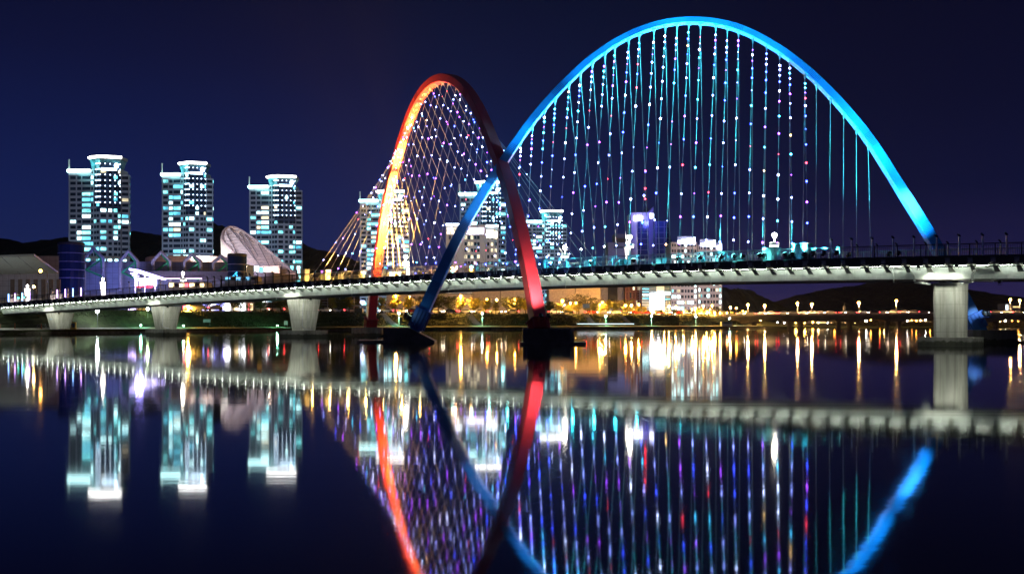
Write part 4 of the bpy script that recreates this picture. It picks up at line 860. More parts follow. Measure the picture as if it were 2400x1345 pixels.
# --- slanted shell hall
d = 385.; s = s_of(d); r_ = thing('shell_hall', 'slanted oval louvred shell roof rising to a rounded peak at its left', 'hall', ((605-CX)*s, d, 5))
Cc = Vector(((601-CX)*s, d, Z(604, d))); A_ = Vector((88*s, -6, -57*s)); B_ = Vector((-31*s, -12, -34*s)); Nn = A_.cross(B_).normalized()
if Nn.y > 0: Nn = -Nn
EYE = Vector((0, 0, CZ))
def on_plane(px, py, lift=0.):
    r = P(px, py, d)-EYE; return EYE+r*((Cc+Nn*lift-EYE).dot(Nn)/r.dot(Nn))
outl = [(521, 566), (521, 552), (525, 542), (533, 535.5), (541, 534), (552, 536), (570, 545), (600, 566), (630, 590), (660, 617), (692, 644), (694, 655), (640, 668), (575, 668), (568, 640), (560, 617), (552, 601), (538, 585)]
ring = []
for k in range(len(outl)):
    p0_, p1_, p2_, p3_ = [np.array(outl[(k+j) % len(outl)], float) for j in (-1, 0, 1, 2)]
    for t_ in (0, .33, .67): ring.append(on_plane(*(.5*((2*p1_)+(-p0_+p2_)*t_+(2*p0_-5*p1_+4*p2_-p3_)*t_*t_+(-p0_+3*p1_-3*p2_+p3_)*t_**3))))
n = len(ring)
m_ = MB(); m_.add([p+Nn*.2 for p in ring]+[p-Nn*.3 for p in ring], [tuple(range(n)), tuple(range(2*n-1, n-1, -1))]+[(i, n+i, n+(i+1) % n, (i+1) % n) for i in range(n)]); m_.build('shell', pbr('shell_lilac', (.30, .26, .33), .5, var=.12, scale=.2), r_)
m_ = MB()
for i in range(n): m_.tube(ring[i]+Nn*.35, ring[(i+1) % n]+Nn*.35, .5, 6)
m_.build('rim', pbr('shell_rim', (.32, .26, .30), .5), r_)
m_ = MB()                                            # level louvres across the oval
for z in np.arange(min(p.z for p in ring)+.4, max(p.z for p in ring)-.3, .62):
    hit = [a.lerp(b_, (z-a.z)/(b_.z-a.z)) for a, b_ in zip(ring, ring[1:]+ring[:1]) if (a.z-z)*(b_.z-z) < 0]
    if len(hit) >= 2:
        hit.sort(key=lambda q: q.x); p0_, p1_ = hit[0], hit[-1]; e_ = (p1_-p0_).normalized(); m_.box((p0_+p1_)/2+Nn*.42, ((p1_-p0_).length*.98, .34, .20), (e_, Nn, e_.cross(Nn)))
m_.build('louvres', pbr('louvre_pale', (.50, .44, .50), .45), r_)
m_ = MB()
for a, b_ in (((540, 536), (640, 660)), ((530, 545), (590, 660)), ((575, 550), (605, 600)), ((605, 572), (640, 640)), ((635, 598), (660, 655)), ((560, 545), (620, 640))): m_.tube(on_plane(*a, .7), on_plane(*b_, .7), .15, 5)
m_.build('rib', pbr('shell_rib', (.10, .09, .12), .5), r_)
wl = [(518, 552), (522, 560), (538, 584), (552, 600), (560, 616), (568, 640), (568, 672), (521, 672)]
m_ = MB(); q = [on_plane(a, b_, -.9) for a, b_ in wl]; q = [Vector((p.x, p.y, p.z)) for p in q]; k = len(q); m_.add(q+[p-Nn*.9 for p in q], [tuple(range(k)), tuple(range(2*k-1, k-1, -1))]+[(i, k+i, k+(i+1) % k, (i+1) % k) for i in range(k)])
m_.build('end_wall', pbr('end_wall_white', (.75, .73, .68), .7, var=.05), r_)
xw = (520-CX)*s; spot(r_, (xw-6, d-26, Z(585, d)), (xw+4, d-2, Z(600, d)), (1, .97, .92), 90000, 80, 1, .6, 'facade_light')  # strong unseen spot added to whiten the end wall
m_ = MB(); m_.prism([((585-CX)*s, d-16), ((668-CX)*s, d-20), ((690-CX)*s, d-2), ((585-CX)*s, d-2)], 3, Z(645, d)); m_.build('base_hall', pbr('base_lilac', (.34, .29, .33), .7), r_)
for x, y, w_, h_, k in ((594, 634, 8, 12, 0), (604, 634, 8, 12, 1), (615, 633, 9, 12, 1), (626, 635, 7, 11, 2)):
    inst(WIN_LIT[k], 'window', r_, ((x-CX)*s, d-8.6, Z(y, d)), scale=(w_*s, .2, h_*s))
m_ = MB(); m_.prism([((588-CX)*s, d-8.4), ((668-CX)*s, d-8.4), ((668-CX)*s, d-5), ((588-CX)*s, d-5)], Z(645, d)+.01, Z(626, d)); m_.build('upper_floor', MAT['base_lilac'], r_)
m_ = MB(); c = Vector(((660-CX)*s, d-17, Z(637, d)))
m_.box(c, (30*s, .4, 9*s)); m_.build('lit_strip', litpane('shell_glow', (1, .74, .46), 7, .3, .3), r_)
point(r_, ((655-CX)*s, d-15, Z(632, d)), (1, .70, .48), 6000, 1.); spot(r_, ((640-CX)*s, d-34, Z(600, d)), (Cc.x-5, Cc.y, Cc.z+2), (.80, .74, 1), 24000, 95, 1, 1, 'facade_light')  # lilac spot added to lighten the shell
# --- canopy building at the far left
d = 262.; s = s_of(d); r_ = thing('canopy_building', 'low building with a big pale sloping canopy at the far left end', 'building', ((20-CX)*s, d, 4.8))
m_ = MB(); m_.prism([((-260-CX)*s, d), ((138-CX)*s, d), ((132-CX)*s_of(d+12), d+12), ((-260-CX)*s, d+12)], 2, Z(600, d)); m_.build('wall', panelled('canopy_wall', (.40, .36, .44), (.20, .18, .22), 1.5, 1.3, .6, .05), r_)
sc_ = s_of(d-14); a0, a1, b0_, b1 = Vector(((-260-CX)*sc_, d-14, Z(612, d-14))), Vector(((80-CX)*sc_, d-14, Z(600, d-14))), Vector(((-260-CX)*s, d-.3, Z(648, d))), Vector(((138-CX)*s, d-.3, Z(641, d)))
m_ = MB(); up = Vector((0, 0, .5)); v = [a0, a1, b1, b0_]; m_.add(v+[q+up for q in v], [(0, 1, 2, 3), (7, 6, 5, 4), (0, 4, 5, 1), (1, 5, 6, 2), (2, 6, 7, 3), (3, 7, 4, 0)]); cn = m_.build('canopy', pbr('canopy_pale', (.44, .46, .44), .7, var=.06), r_)
m_ = MB()
for k in range(10):
    a, b_ = a0.lerp(a1, k/9.), b0_.lerp(b1, k/9.); m_.tube(a+Vector((0, -.1, -.02)), b_+Vector((0, -.1, -.02)), .07, 4)
m_.build('seam', pbr('seam_dark', (.18, .17, .18), .7), cn)
m_ = MB()
for k in range(7): x = (30+k*18-CX)*s; m_.box((x, d-.2, 8), (.9, .35, 10))
m_.build('pilaster', pbr('pilaster_brown', (.16, .11, .10), .7), r_)
for k in range(3): x = (20+k*50-CX)*s; spot(r_, (x, d-20, 5.6), (x, d-6, 16), (.80, .92, .92), 800, 120, 1, 1, 'facade_light')  # unseen spots added to light the canopy from below
# --- violet lit canopy stand and shop fronts
d = 268.; s = s_of(d); r_ = thing('lit_pavilion', 'small pavilion with glaring violet white slanted canopy behind the bridge railing', 'pavilion', ((342-CX)*s, d, 5))
m_ = MB(); v = [((309-CX)*s, d-2, Z(634, d)), ((374-CX)*s, d-2, Z(655, d)), ((374-CX)*s, d+5, Z(655, d)), ((309-CX)*s, d+5, Z(634, d))]; m_.add(v+[(q[0], q[1], q[2]+.5) for q in v], [(3, 2, 1, 0), (4, 5, 6, 7), (0, 1, 5, 4), (1, 2, 6, 5), (2, 3, 7, 6), (3, 0, 4, 7)])
m_.build('canopy', emit('violet_glow', (.50, .42, 1), 6), r_)
m_ = MB(); m_.box(((344-CX)*s, d, Z(661, d)), (38*s, 3, 18*s)); m_.build('lit_front', litpane('violet_front', (.72, .66, 1), 7, .5, .2), r_)
for k in range(5):
    m_ = MB(); m_.tube(((313+k*4-CX)*s, d-2.2, Z(641+k*5, d)), ((330+k*3-CX)*s, d-2.2, Z(643+k*5, d)), .14, 5); m_.build('lit_fin', emit('fin_glow', (.62, .55, 1), 5), r_)
for x in (325, 347, 371):
    m_ = MB(); m_.tube(((x-CX)*s, d-2.4, 4), ((x-CX)*s, d-2.4, Z(645, d)), .14, 6); m_.build('post', MAT['fin_glow'], r_)
m_ = MB()
for k in range(16): m_.ball(((329+k*2.4-CX)*s, d-2.5, Z(673+R.uniform(-3, 2), d)), .2, 5, 3)
m_.build('red_lamps', emit('stall_red', (1, .04, .10), 8), r_, kind='stuff')
point(r_, ((340-CX)*s, d-4, Z(648, d)), (.35, .30, 1), 4500, 1.)
def shop(label, pxl, pxr, y0, y1, d, mat, name='shop_front'):
    s = s_of(d); r_ = thing(name, label, 'shop', (((pxl+pxr)/2-CX)*s, d, 4.8)); m_ = MB(); m_.prism([((pxl-2-CX)*s, d+.3), ((pxr+2-CX)*s, d+.3), ((pxr+2-CX)*s, d+6), ((pxl-2-CX)*s, d+6)], 3, Z(y0-3, d)); m_.build('wall', pbr('shop_wall', (.3, .28, .28), .8), r_)
    n = max(2, int((pxr-pxl)/12))
    for k in range(n):
        m_ = MB(); w_ = (pxr-pxl)*s/n; m_.box(((pxl-CX)*s+w_*(k+.5), d, Z((y0+y1)/2, d)), (w_*.86, .3, (y1-y0)*s)); m_.build('window', mat[k % len(mat)], r_)
    return r_
bw = litpane('shop_blue', (.28, .30, 1), 9, .4, .3); ww = litpane('shop_white', (.95, .95, 1), 12, .4, .3); wo = litpane('shop_warm', (1, .72, .38), 9, .4, .3); rd = litpane('shop_red', (1, .12, .16), 6, .4, .3)
shop('blue and white glowing shop front under the bridge between two piers', 474, 540, 711, 727, 256, [bw, ww, bw])
shop('warm glowing shop front just right of the blue one under the bridge', 543, 575, 710, 727, 258, [wo, ww])
shop('small red lit shop sign just right of the second pier under the bridge', 429, 441, 708, 725, 246, [rd])
shop('red lit stall at the right end of the glowing shop fronts under the bridge', 578, 592, 712, 726, 260, [rd, wo])
shop('pale violet lit kiosk front left of the second pier under the bridge', 300, 318, 716, 727, 240, [litpane('shop_violet', (.6, .45, 1), 7, .4, .3)])
shop('row of white lit shop windows set back under the bridge', 500, 640, 702, 708, 345, [ww, litpane('shop_teal', (.5, .9, 1), 3, .4, .2), ww])
shop('warm lit stalls on the street behind the bridge railing', 396, 480, 664, 672, 282, [wo, pbr('stall_dark', (.05, .03, .03), .8), wo, rd])
shop('cyan lit shop strip low behind the railing before the shell hall', 528, 600, 650, 656, 296, [litpane('strip_cyan', (.2, .6, 1), 3, .4, .2), pbr('stall_dark', (.05, .03, .03), .8)])
# gantry of pipes behind the second pier, kiosk beside the red leg
d = 292.; s = s_of(d); r_ = thing('pipe_gantry', 'open steel pipe gantry among the trees right of the tall pier', 'gantry', ((785-CX)*s, d, 4.8))
for x in (768, 786, 796, 830):
    m_ = MB(); m_.tube(((x-CX)*s, d, 4), ((x-CX)*s, d, Z(694, d)), .13, 5); m_.build('post', grey_steel, r_)
for y in (696, 702, 708, 714):
    m_ = MB(); m_.tube(((752-CX)*s, d-.2, Z(y, d)), ((832-CX)*s, d-.2, Z(y, d)), .10, 5); m_.build('crossbar', grey_steel, r_)
r_ = thing('kiosk', 'small dark kiosk with a lit roof sign left of the red leg', 'kiosk', ((840-CX)*s, d, 4.8))
m_ = MB(); m_.prism([((832-CX)*s, d-1), ((850-CX)*s, d-1), ((850-CX)*s, d+2), ((832-CX)*s, d+2)], 4, Z(722, d)); m_.build('wall', pbr('kiosk_wall', (.07, .08, .10), .6), r_)
m_ = MB(); m_.prism([((826-CX)*s, d-2), ((858-CX)*s, d-2), ((858-CX)*s, d+3), ((826-CX)*s, d+3)], Z(718, d)+.01, Z(715, d)); m_.build('roof', grey_steel, r_)
m_ = MB(); m_.box(((852-CX)*s, d-2.2, Z(708, d)), (9*s, .3, 6*s)); m_.tube(((852-CX)*s, d-2, Z(715, d)), ((852-CX)*s, d-2, Z(711, d)), .1, 4); m_.build('sign', emit('kiosk_sign', (.55, .60, 1), 10), r_)

# ================================================================== STREET: lamps, trees, cars
sod = emit('sodium_glow', (1, .36, .045), 62); sodw = emit('sodium_white', (1, .60, .20), 110); coolw = emit('cool_globe', (.60, .90, 1), 120); whitew = emit('white_globe', (1, .93, .80), 110)
def lamp(name, label, cat, px, py, d, zb_, mat, r_=.30, pole=grey_steel, group=None, arm=0., pr_=.07, light=None):
    x = (px-CX)/F*d; z = Z(py, d); root = thing(name, label, cat, (x, d, zb_), group)
    m_ = MB(); m_.tube((x+arm, d+.12, zb_-.3), (x+arm, d+.12, z-.1), pr_, 6, pr_*.6); 
    m_.tube((x+arm, d+.12, z-.12), (x, d+.05, z+r_*1.1), pr_*.6, 5); m_.lathe((x, d, z+r_*.9), [(r_*.9, 0), (r_*.5, r_*.5), (.02, r_*.62)], 8)
    m_.build('pole', pole, root); m_ = MB(); m_.ball((x, d, z), r_, 8, 6); m_.build('globe', mat, root)
    if light: point(root, (x, d-.1, z-r_-.12), light[0], light[1], .3)
    return root
def ordn(i): return ['first', 'second', 'third', 'fourth', 'fifth', 'sixth', 'seventh', 'eighth', 'ninth', 'tenth', 'eleventh', 'twelfth', 'thirteenth', 'fourteenth', 'fifteenth', 'sixteenth'][i]
segs = [('between the two tall piers', [(441, 718)]),
        ('between red left and blue legs', [(928, 688), (960, 697)]),
        ('between blue leg and red foot', [(1080, 694), (1141, 702), (1164, 703), (1207, 701)]),
        ('from the red foot to the lobby', [(1318, 705), (1337, 710), (1350, 710), (1405, 714), (1412, 709), (1418, 715), (1466, 716), (1480, 716), (1497, 713)]),
        ('from the lobby to the hill', [(1528, 730), (1556, 724), (1568, 718), (1584, 719), (1602, 728), (1622, 724), (1630, 722), (1640, 730), (1648, 717), (1656, 730), (1664, 726), (1669, 716), (1675, 733), (1687, 731), (1704, 733)])]  # several lamps of this last row added for more warm light
for where, L in segs:
    for i, (px, py) in enumerate(L):
        d = dsh(px, 33+(i % 3)*7); x = (px-CX)/F*d
        lamp('street_lamp', f'{ordn(i)} orange street lamp from the left, {where}', 'street lamp', px, py, d, tz(x, d), sodw if (px, py) in ((960, 697), (1164, 703), (1480, 716), (1568, 718), (1648, 717)) else sod, .34 if i % 3 else .42, group='orange street lamps along the riverside road', light=((1, .50, .08), 15000))
lamp('street_lamp', 'white globe lamp among the orange ones right of the red foot', 'street lamp', 1322, 716, 331, 4.7, coolw, .33)
lamp('street_lamp', 'tall white flood lamp shining under the bridge between the first two piers', 'street lamp', 228, 729, dsh(228, 19), 1.0, emit('harsh_white', (.85, .95, 1), 260), .34)
lamp('street_lamp', 'greenish white lamp close beside the second pier under the bridge', 'street lamp', 346, 724, dsh(346, 26), 3, emit('green_white', (.80, 1, .55), 90), .3)
pos = [(1712, 721), (1726, 722)]
for i, (px, py) in enumerate(pos): lamp('street_lamp', ('left', 'right')[i]+' one of two bright orange lamps at the foot of the near hill', 'street lamp', px, py, 385, 4.0, sodw if i == 0 else sod, .38, group='orange street lamps along the riverside road')
for i, (px, py) in enumerate([(1741, 729), (1748, 731), (1758, 733), (1766, 734), (1774, 736), (1782, 737)]):
    lamp('street_lamp', f'{ordn(i)} small lamp from the left in the row below the near hill', 'street lamp', px, py, 470+i*22, 4.2, sod, .34, group='small lamps in a row below the near hill')
# cool lamps on the bank with their green pools of light
for i, (px, py) in enumerate([(935, 734), (1130, 735), (1420, 741), (1527, 741), (1631, 742), (1710, 746)]):
    d = dsh(px, 17.5); x = (px-CX)/F*d; zb_ = tz(x, d)
    r_ = lamp('bank_lamp', 'slim white lamp post on the green bank, '+['nearest the red left leg', 'left of the red foot', 'right of the red foot', 'below the bright lobby', 'below the apartment blocks', 'by the white cabin'][i], 'lamp post', px, py, d, zb_, coolw, .24, white_steel, 'slim lamps along the river bank', pr_=.09)
    spot(r_, (x, d-.3, Z(py, d)-.4), (x, d-1.6, zb_), (.30, 1, .66), 5200, 125, 1, .15)
for px, d, pw in ((650, 247, 1600), (430, 222, 1500), (330, 214, 700), (1270, 300, 900), (395, 226, 1500)):      # lamps low on the grass
    x = (px-CX)/F*d; z = tz(x, d); r_ = thing('ground_light', {650: 'small green ground light on the bank left of the tall pier', 430: 'green ground light on the grass right of the second pier', 330: 'green ground light on the grass left of the second pier', 1270: 'green ground light on the bank beside the red foot', 395: 'green ground light on the grass behind the second pier'}[px], 'ground light', (x, d, z))
    m_ = MB(); m_.lathe((x, d, z-.05), [(.10, 0), (.10, .35), (.16, .4)], 8); m_.build('post', dark_steel, r_); m_ = MB(); m_.ball((x, d, z+.48), .15, 8, 5); m_.build('globe', emit('ground_green', (.35, 1, .62), 50), r_); point(r_, (x, d, z+1.1), (.28, 1, .60), pw*.6, .2)
# --- trees
leaf_y = pbr('leaf_yellow', (.34, .27, .020), .7, var=.35, scale=2.5, col2=(.10, .10, .015)); leaf_g = pbr('leaf_green', (.10, .11, .018), .75, var=.4, scale=2.5); leaf_d = pbr('leaf_dark', (.035, .030, .018), .8, var=.4, scale=2.5)
bark = pbr('bark', (.07, .05, .035), .9, var=.3, scale=4)
def tree_meshes(seed, shape, n=1500):
    """a tree one unit tall: (trunk mesh, crown mesh)"""
    rg = random.Random(seed); t = MB(); t.tube((0, 0, -.05), (.01, 0, .45), .028, 6, .018); t.tube((.01, 0, .45), (0, .01, .86), .018, 5, .006); tips = []
    for k in range(16):
        a = k*2.4+rg.uniform(-.4, .4); z0 = .26+.55*k/16.; ln = shape(z0)*rg.uniform(.75, 1.1); e = Vector((math.cos(a)*ln, math.sin(a)*ln, z0+.16+rg.uniform(-.03, .06))); t.tube((0, 0, z0), e, .010, 4, .003); tips.append((e, Vector((0, 0, z0))))
    c = MB(); cl = []
    for e, b_ in tips:
        for f in (.45, .75, 1.0): cl.append((b_.lerp(e, f)+Vector((rg.uniform(-.02, .02),)*2+(rg.uniform(0, .04),)), .055+.05*rg.random()))
    for k in range(14): z = rg.uniform(.3, .95); r_ = shape(z)*rg.uniform(.1, .9); a = rg.uniform(0, 6.3); cl.append((Vector((math.cos(a)*r_, math.sin(a)*r_, z)), .06+.04*rg.random()))
    cl.append((Vector((0, 0, .95)), .05))
    for k in range(n):
        q, r_ = rg.choice(cl); p = q+Vector((rg.gauss(0, 1), rg.gauss(0, 1), rg.gauss(0, .9)))*r_*.62
        if p.z < .2: continue
        u = Vector((rg.gauss(0, 1), rg.gauss(0, 1), rg.gauss(0, 1))).normalized(); v = u.orthogonal().normalized(); sz = rg.uniform(.018, .032); c.add([p-u*sz, p+v*sz*.7, p+u*sz, p-v*sz*.7], [(0, 1, 2, 3)])
    return t, c
cone = lambda z: max(.03, .25*(1.02-z)**.8); oval = lambda z: .30*math.sqrt(max(.02, 1-((z-.6)/.45)**2)); wide = lambda z: .42*math.sqrt(max(.02, 1-((z-.62)/.42)**2))
TR = []
for sd_, sh_, mt, nm in ((1, cone, leaf_y, 0), (2, cone, leaf_y, 0), (3, oval, leaf_y, 1), (4, oval, leaf_g, 2), (5, wide, leaf_d, 3), (6, wide, leaf_g, 2)):
    t, c = tree_meshes(sd_, sh_); TR.append((proto(t, 'trunk', bark), proto(c, 'crown', mt)))
def tree(kind, px, ytop, d, label, group='trees along the riverside road', zb_=None):
    x = (px-CX)/F*d; z = tz(x, d) if zb_ is None else zb_; h = Z(ytop, d)-z; root = thing('street_tree', label, 'tree', (x, d, z), group); root.scale = (h*1.42, h*1.42, h); root.rotation_euler = (0, 0, R.uniform(0, 6))
    for nm, me in zip(('trunk', 'crown'), TR[kind]): o = bpy.data.objects.new(nm, me); COL.objects.link(o); o.parent = root; W[o.name] = Vector((x, d, z))
    return root
look = ['slim yellow-green', 'slim bright yellow', 'rounded golden', 'rounded green', 'dark spreading', 'wide green']
tsegs = [('between the two tall piers', [(458, 700, 4), (487, 704, 4), (514, 702, 3), (548, 700, 3), (563, 704, 2), (585, 712, 2), (610, 697, 3), (639, 700, 4), (658, 697, 5)]),
         ('left of the red left leg', [(745, 704, 3), (779, 694, 1), (802, 700, 3), (818, 692, 0)]),
         ('between red left and blue legs', [(893, 696, 2), (927, 692, 1), (957, 695, 0), (985, 700, 4)]),
         ('between blue leg and red foot', [(1012, 698, 4), (1027, 690, 3), (1052, 694, 3), (1080, 696, 1), (1111, 699, 2), (1139, 702, 2), (1162, 704, 1), (1188, 696, 3), (1212, 698, 2), (1232, 704, 0)]),
         ('from the red foot to the lobby', [(1288, 706, 3), (1304, 710, 3), (1316, 711, 2), (1334, 714, 2), (1352, 711, 2), (1376, 712, 4), (1394, 710, 3), (1408, 712, 2), (1426, 704, 1), (1442, 708, 3), (1466, 718, 2), (1480, 717, 3), (1496, 717, 2), (1509, 719, 2)]),
         ('from the lobby to the hill', [(1536, 722, 4), (1550, 722, 2), (1580, 724, 3), (1600, 726, 4), (1616, 724, 3), (1638, 721, 2), (1652, 722, 2), (1666, 725, 2), (1682, 720, 4), (1697, 730, 3), (1716, 730, 2)])]
for where, L in tsegs:
    for i, (px, yt, k) in enumerate(L):
        d = dsh(px, 31.5+(i % 2)*3+(2 if k in (4, 5) else 0)); tree(k, px, yt, d, f'{look[k]} tree, {ordn(i)} from the left {where}')
for i, (px, yt, d) in enumerate([(1357, 690, 352), (1385, 698, 356), (1335, 702, 352), (1232, 696, 350), (985, 694, 345), (1466, 702, 360), (1440, 704, 362), (700, 694, 300), (760, 700, 296), (830, 702, 300), (680, 698, 296)]):
    tree(4, px, yt, d, 'taller dark tree in the back row, '+['before the slit-walled hall', 'right part of the slit-walled hall', 'left part of the slit-walled hall', 'left of the red foot', 'left of the blue leg', 'before the gridded block', 'before the grey block', 'left of the tall pier', 'right of the tall pier', 'behind the pipe gantry', 'far left of the tall pier'][i], 'dark trees in the back row')
# --- low shrubs along the crest of the bank
for i, px in enumerate(list(range(430, 700, 18))+list(range(760, 1700, 17))):
    d = shore((px-CX)/F*300)+30.5; x = (px-CX)/F*d
hd = MB(); rg = random.Random(5)
for k in range(9000):
    x = rg.uniform(-92, 70); o = rg.uniform(26, 31.5); y = shore(x)+o; z = tz(x, y)+abs(rg.gauss(0, .22)); u = Vector((rg.gauss(0, 1), rg.gauss(0, 1), rg.gauss(0, 1))).normalized(); v = u.orthogonal().normalized(); sz = rg.uniform(.10, .26); p = Vector((x, y, z)); hd.add([p-u*sz, p+v*sz*.7, p+u*sz, p-v*sz*.7], [(0, 1, 2, 3)])
for k in range(14000):
    x = rg.uniform(-70, 84); o = rg.uniform(17.5, 27); y = shore(x)+o; z = tz(x, y)+.05; h = rg.uniform(.12, .4); q = Vector((rg.uniform(-.15, .15), rg.uniform(-.1, .1), h)); w_ = rg.uniform(.04, .12); hd.add([(x-w_, y, z), (x+w_, y, z), (x+q.x, y+q.y, z+h)], [(0, 1, 2)])
tag(hd.build('bank_undergrowth', pbr('undergrowth', (.036, .050, .014), .9, var=.5, scale=.5)), 'rough grass and low shrubs covering the river bank', 'undergrowth', kind='stuff')
# --- cars
tail_e = emit('tail_glow', (1, .03, .04), 30); head_e = emit('head_glow', (1, .86, .66), 45)
def car_proto(bodym):
    root = thing('car', 'x', 'car', (0, 0, 0)); b = MB()
    prof = [(-2.1, .35), (-2.15, .75), (-1.95, .95), (-1.35, .98), (-.75, 1.42), (.75, 1.45), (1.35, 1.0), (2.05, .85), (2.15, .45), (2.1, .35)]
    k = len(prof); v = [(x, y, z) for y in (-.86, .86) for x, z in prof]; b.add(v, [tuple(range(k)), tuple(range(2*k-1, k-1, -1))]+[((i+1) % k, i, k+i, k+(i+1) % k) for i in range(k)])
    b.build('body', bodym, root)
    g = MB(); pw = [(-1.25, 1.0), (-.72, 1.36), (.70, 1.38), (1.2, 1.02)]; v = [(x, y, z) for y in (-.875, .875) for x, z in pw]; g.add(v, [(0, 1, 2, 3), (7, 6, 5, 4), (0, 4, 5, 1), (2, 6, 7, 3), (1, 5, 6, 2), (0, 3, 7, 4)]); g.build('windows', glass_dark, root)
    for x in (-1.3, 1.3):
        for y in (-.84, .84): w_ = MB(); w_.tube((x, y-.1, .33), (x, y+.1, .33), .33, 12); w_.build('wheel', black_plastic, root)
    for y in (-.62, .62):
        h_ = MB(); h_.box((1.98, y*1.26, .68), (.28, .16, .14)); h_.build('headlight', head_e, root); t_ = MB(); t_.box((-1.96, y*1.26, .80), (.30, .16, .16)); t_.build('taillight', tail_e, root)
    return root
cps = [car_proto(pbr('car_paint_'+n_, c, .25, var=.03)) for n_, c in (('white', (.6, .6, .6)), ('black', (.02, .02, .022)), ('silver', (.35, .35, .37)), ('red', (.35, .02, .02)))]
cn = ['white', 'black', 'silver', 'red']; used = set()
def car(k, px, d, zz, rz, label, group):
    loc = ((px-CX)/F*d, d, zz)
    if k in used: return copy_thing(cps[k], loc, rz, label, group)
    used.add(k); o = cps[k]; o.location = loc; o.rotation_euler = (0, 0, rz); o['label'] = label; o['group'] = group; W[o.name] = Vector(loc); return o
for where, L in (('between the two tall piers', (452, 468, 505, 610, 628, 648)), ('left of the blue leg', (762, 790, 822, 905, 945, 968)), ('between blue leg and red foot', (1020, 1055, 1090, 1125, 1160, 1200)), ('from red foot to lobby', (1300, 1330, 1385, 1440, 1462, 1490)), ('from lobby to hill', (1515, 1545, 1560, 1585, 1605, 1630, 1650, 1672, 1690))):
    for i, px in enumerate(L):
        d = dsh(px, 38.5 if i % 2 else 43.5); k = R.choice((0, 1, 2, 2, 0, 3)); x = (px-CX)/F*d
        car(k, px, d, tz(x, d)+.05, (math.pi if i % 2 else 0)+R.uniform(-.5, .5)*.0+.25, f'{cn[k]} car on the riverside road, {ordn(i)} from the left {where}', 'cars on the riverside road')
# ================================================================== ROAD BRIDGE FAR RIGHT
rb = thing('road_bridge', 'low concrete road bridge with box girder crossing the river far right', 'road bridge', G(2000, 385))
def rbx(px): return (px-CX)/F*(372+(px-1700)*.02)
def rbd(px): return 372+(px-1700)*.02
RBZ = lambda px: float(np.interp(px, [1600, 1720, 1950, 2190, 2400, 3000], [4.3, 4.45, 4.85, 5.2, 5.1, 5]))
pxs = list(range(1690, 3001, 30)); m_ = MB(); v = []
for p in pxs:
    x, y, z = rbx(p), rbd(p), RBZ(p); v += [(x, y, z), (x, y, z-.5), (x, y+1.0, z-1.9), (x, y+7, z-1.9), (x, y+9, z-.5), (x, y+9, z)]
k = 6; m_.add(v, [(i*k+j, i*k+(j+1) % k, (i+1)*k+(j+1) % k, (i+1)*k+j) for i in range(len(pxs)-1) for j in range(k)]); m_.build('box_girder', pbr('road_concrete', (.20, .18, .17), .85, var=.2, scale=.3), rb)
m_ = MB()
for yo in (-.02, 8.8):
    v = []
    for p in pxs: x, y, z = rbx(p), rbd(p)+yo, RBZ(p); v += [(x, y, z+.01), (x, y, z+.55), (x, y+.22, z+.55), (x, y+.22, z+.01)]
    k = 4; m_.add(v, [(i*k+j, i*k+(j+1) % k, (i+1)*k+(j+1) % k, (i+1)*k+j) for i in range(len(pxs)-1) for j in range(k)])
m_.build('parapet', pbr('parapet_concrete', (.48, .42, .38), .85), rb)
for p in (1760, 1870, 1985, 2100, 2215, 2330, 2445, 2560, 2680, 2800):
    m_ = MB(); x, y, z = rbx(p), rbd(p), RBZ(p)-1.92; m_.prism([(x-3.4, y+.8), (x+3.4, y+.8), (x+3.4, y+7.5), (x-3.4, y+7.5)], z-.9, z, [(x-4.4, y+.8), (x+4.4, y+.8), (x+4.4, y+7.5), (x-4.4, y+7.5)])
    for s_ in (-2.1, 2.1): m_.lathe((x+s_, y+3.5, -2), [(.9, 0), (.9, z+1.1)], 10)
    m_.build('pier', pbr('road_pier', (.13, .11, .10), .85), rb)
for i, (px, py) in enumerate([(1753, 714), (1792, 716), (1869, 711), (1903, 713), (2013, 710), (2101, 705), (2368, 702), (2390, 704), (2460, 703)]):
    d = rbd(px)+(.5 if i % 2 else 8.3); r_ = lamp('bridge_lamp', f'{ordn(i)} orange lamp from the left on the far road bridge', 'street lamp', px, py, d, RBZ(px), emit('sodium_bridge', (1, .38, .05), 85), .46 if i != 4 else .54, group='orange lamps on the far road bridge', pr_=.12, light=((1, .55, .20), 14000))
    m_ = MB(); x = (px-CX)/F*d; m_.box((x, d-.2, RBZ(px)+1.6), (.55, .3, 1.2)); m_.build('control_box', grey_steel, r_)
r_ = thing('signal_mast', 'unlit dark mast with a small box on the far road bridge', 'mast', (rbx(1979), rbd(1979), RBZ(1979))); m_ = MB(); x, y, z = rbx(1979), rbd(1979)+.4, RBZ(1979); m_.tube((x, y, z-.4), (x, y, Z(707, y)), .14, 6, .05); m_.build('pole', dark_steel, r_); m_ = MB(); m_.box((x, y-.2, Z(722, y)), (.9, .5, 1.4)); m_.build('signal_box', grey_steel, r_)
for i, (px, py) in enumerate([(1783, 750), (1865, 754), (1886, 754)]):
    d = (388, 396, 396)[i]; lamp('under_bridge_lamp', ['orange lamp under the left end of the far road bridge', 'left one of the two glaring orange lamps under the road bridge', 'right one of the two glaring orange lamps under the road bridge'][i], 'lamp', px, py, d, .8, emit('glare_orange', (1, .45, .06), 230), .45 if i else .38, pr_=.1)
for i, px in enumerate(range(1735, 2190, 24)):
    d = rbd(px)+(2.4 if i % 2 else 6.2); k = R.choice((0, 1, 2, 2)); car(k, px+R.uniform(-6, 6), d, RBZ(px)+.02, math.pi if i % 2 else 0, f'{cn[k]} car on the far road bridge, place {i+1} from its left end', 'cars on the far road bridge')
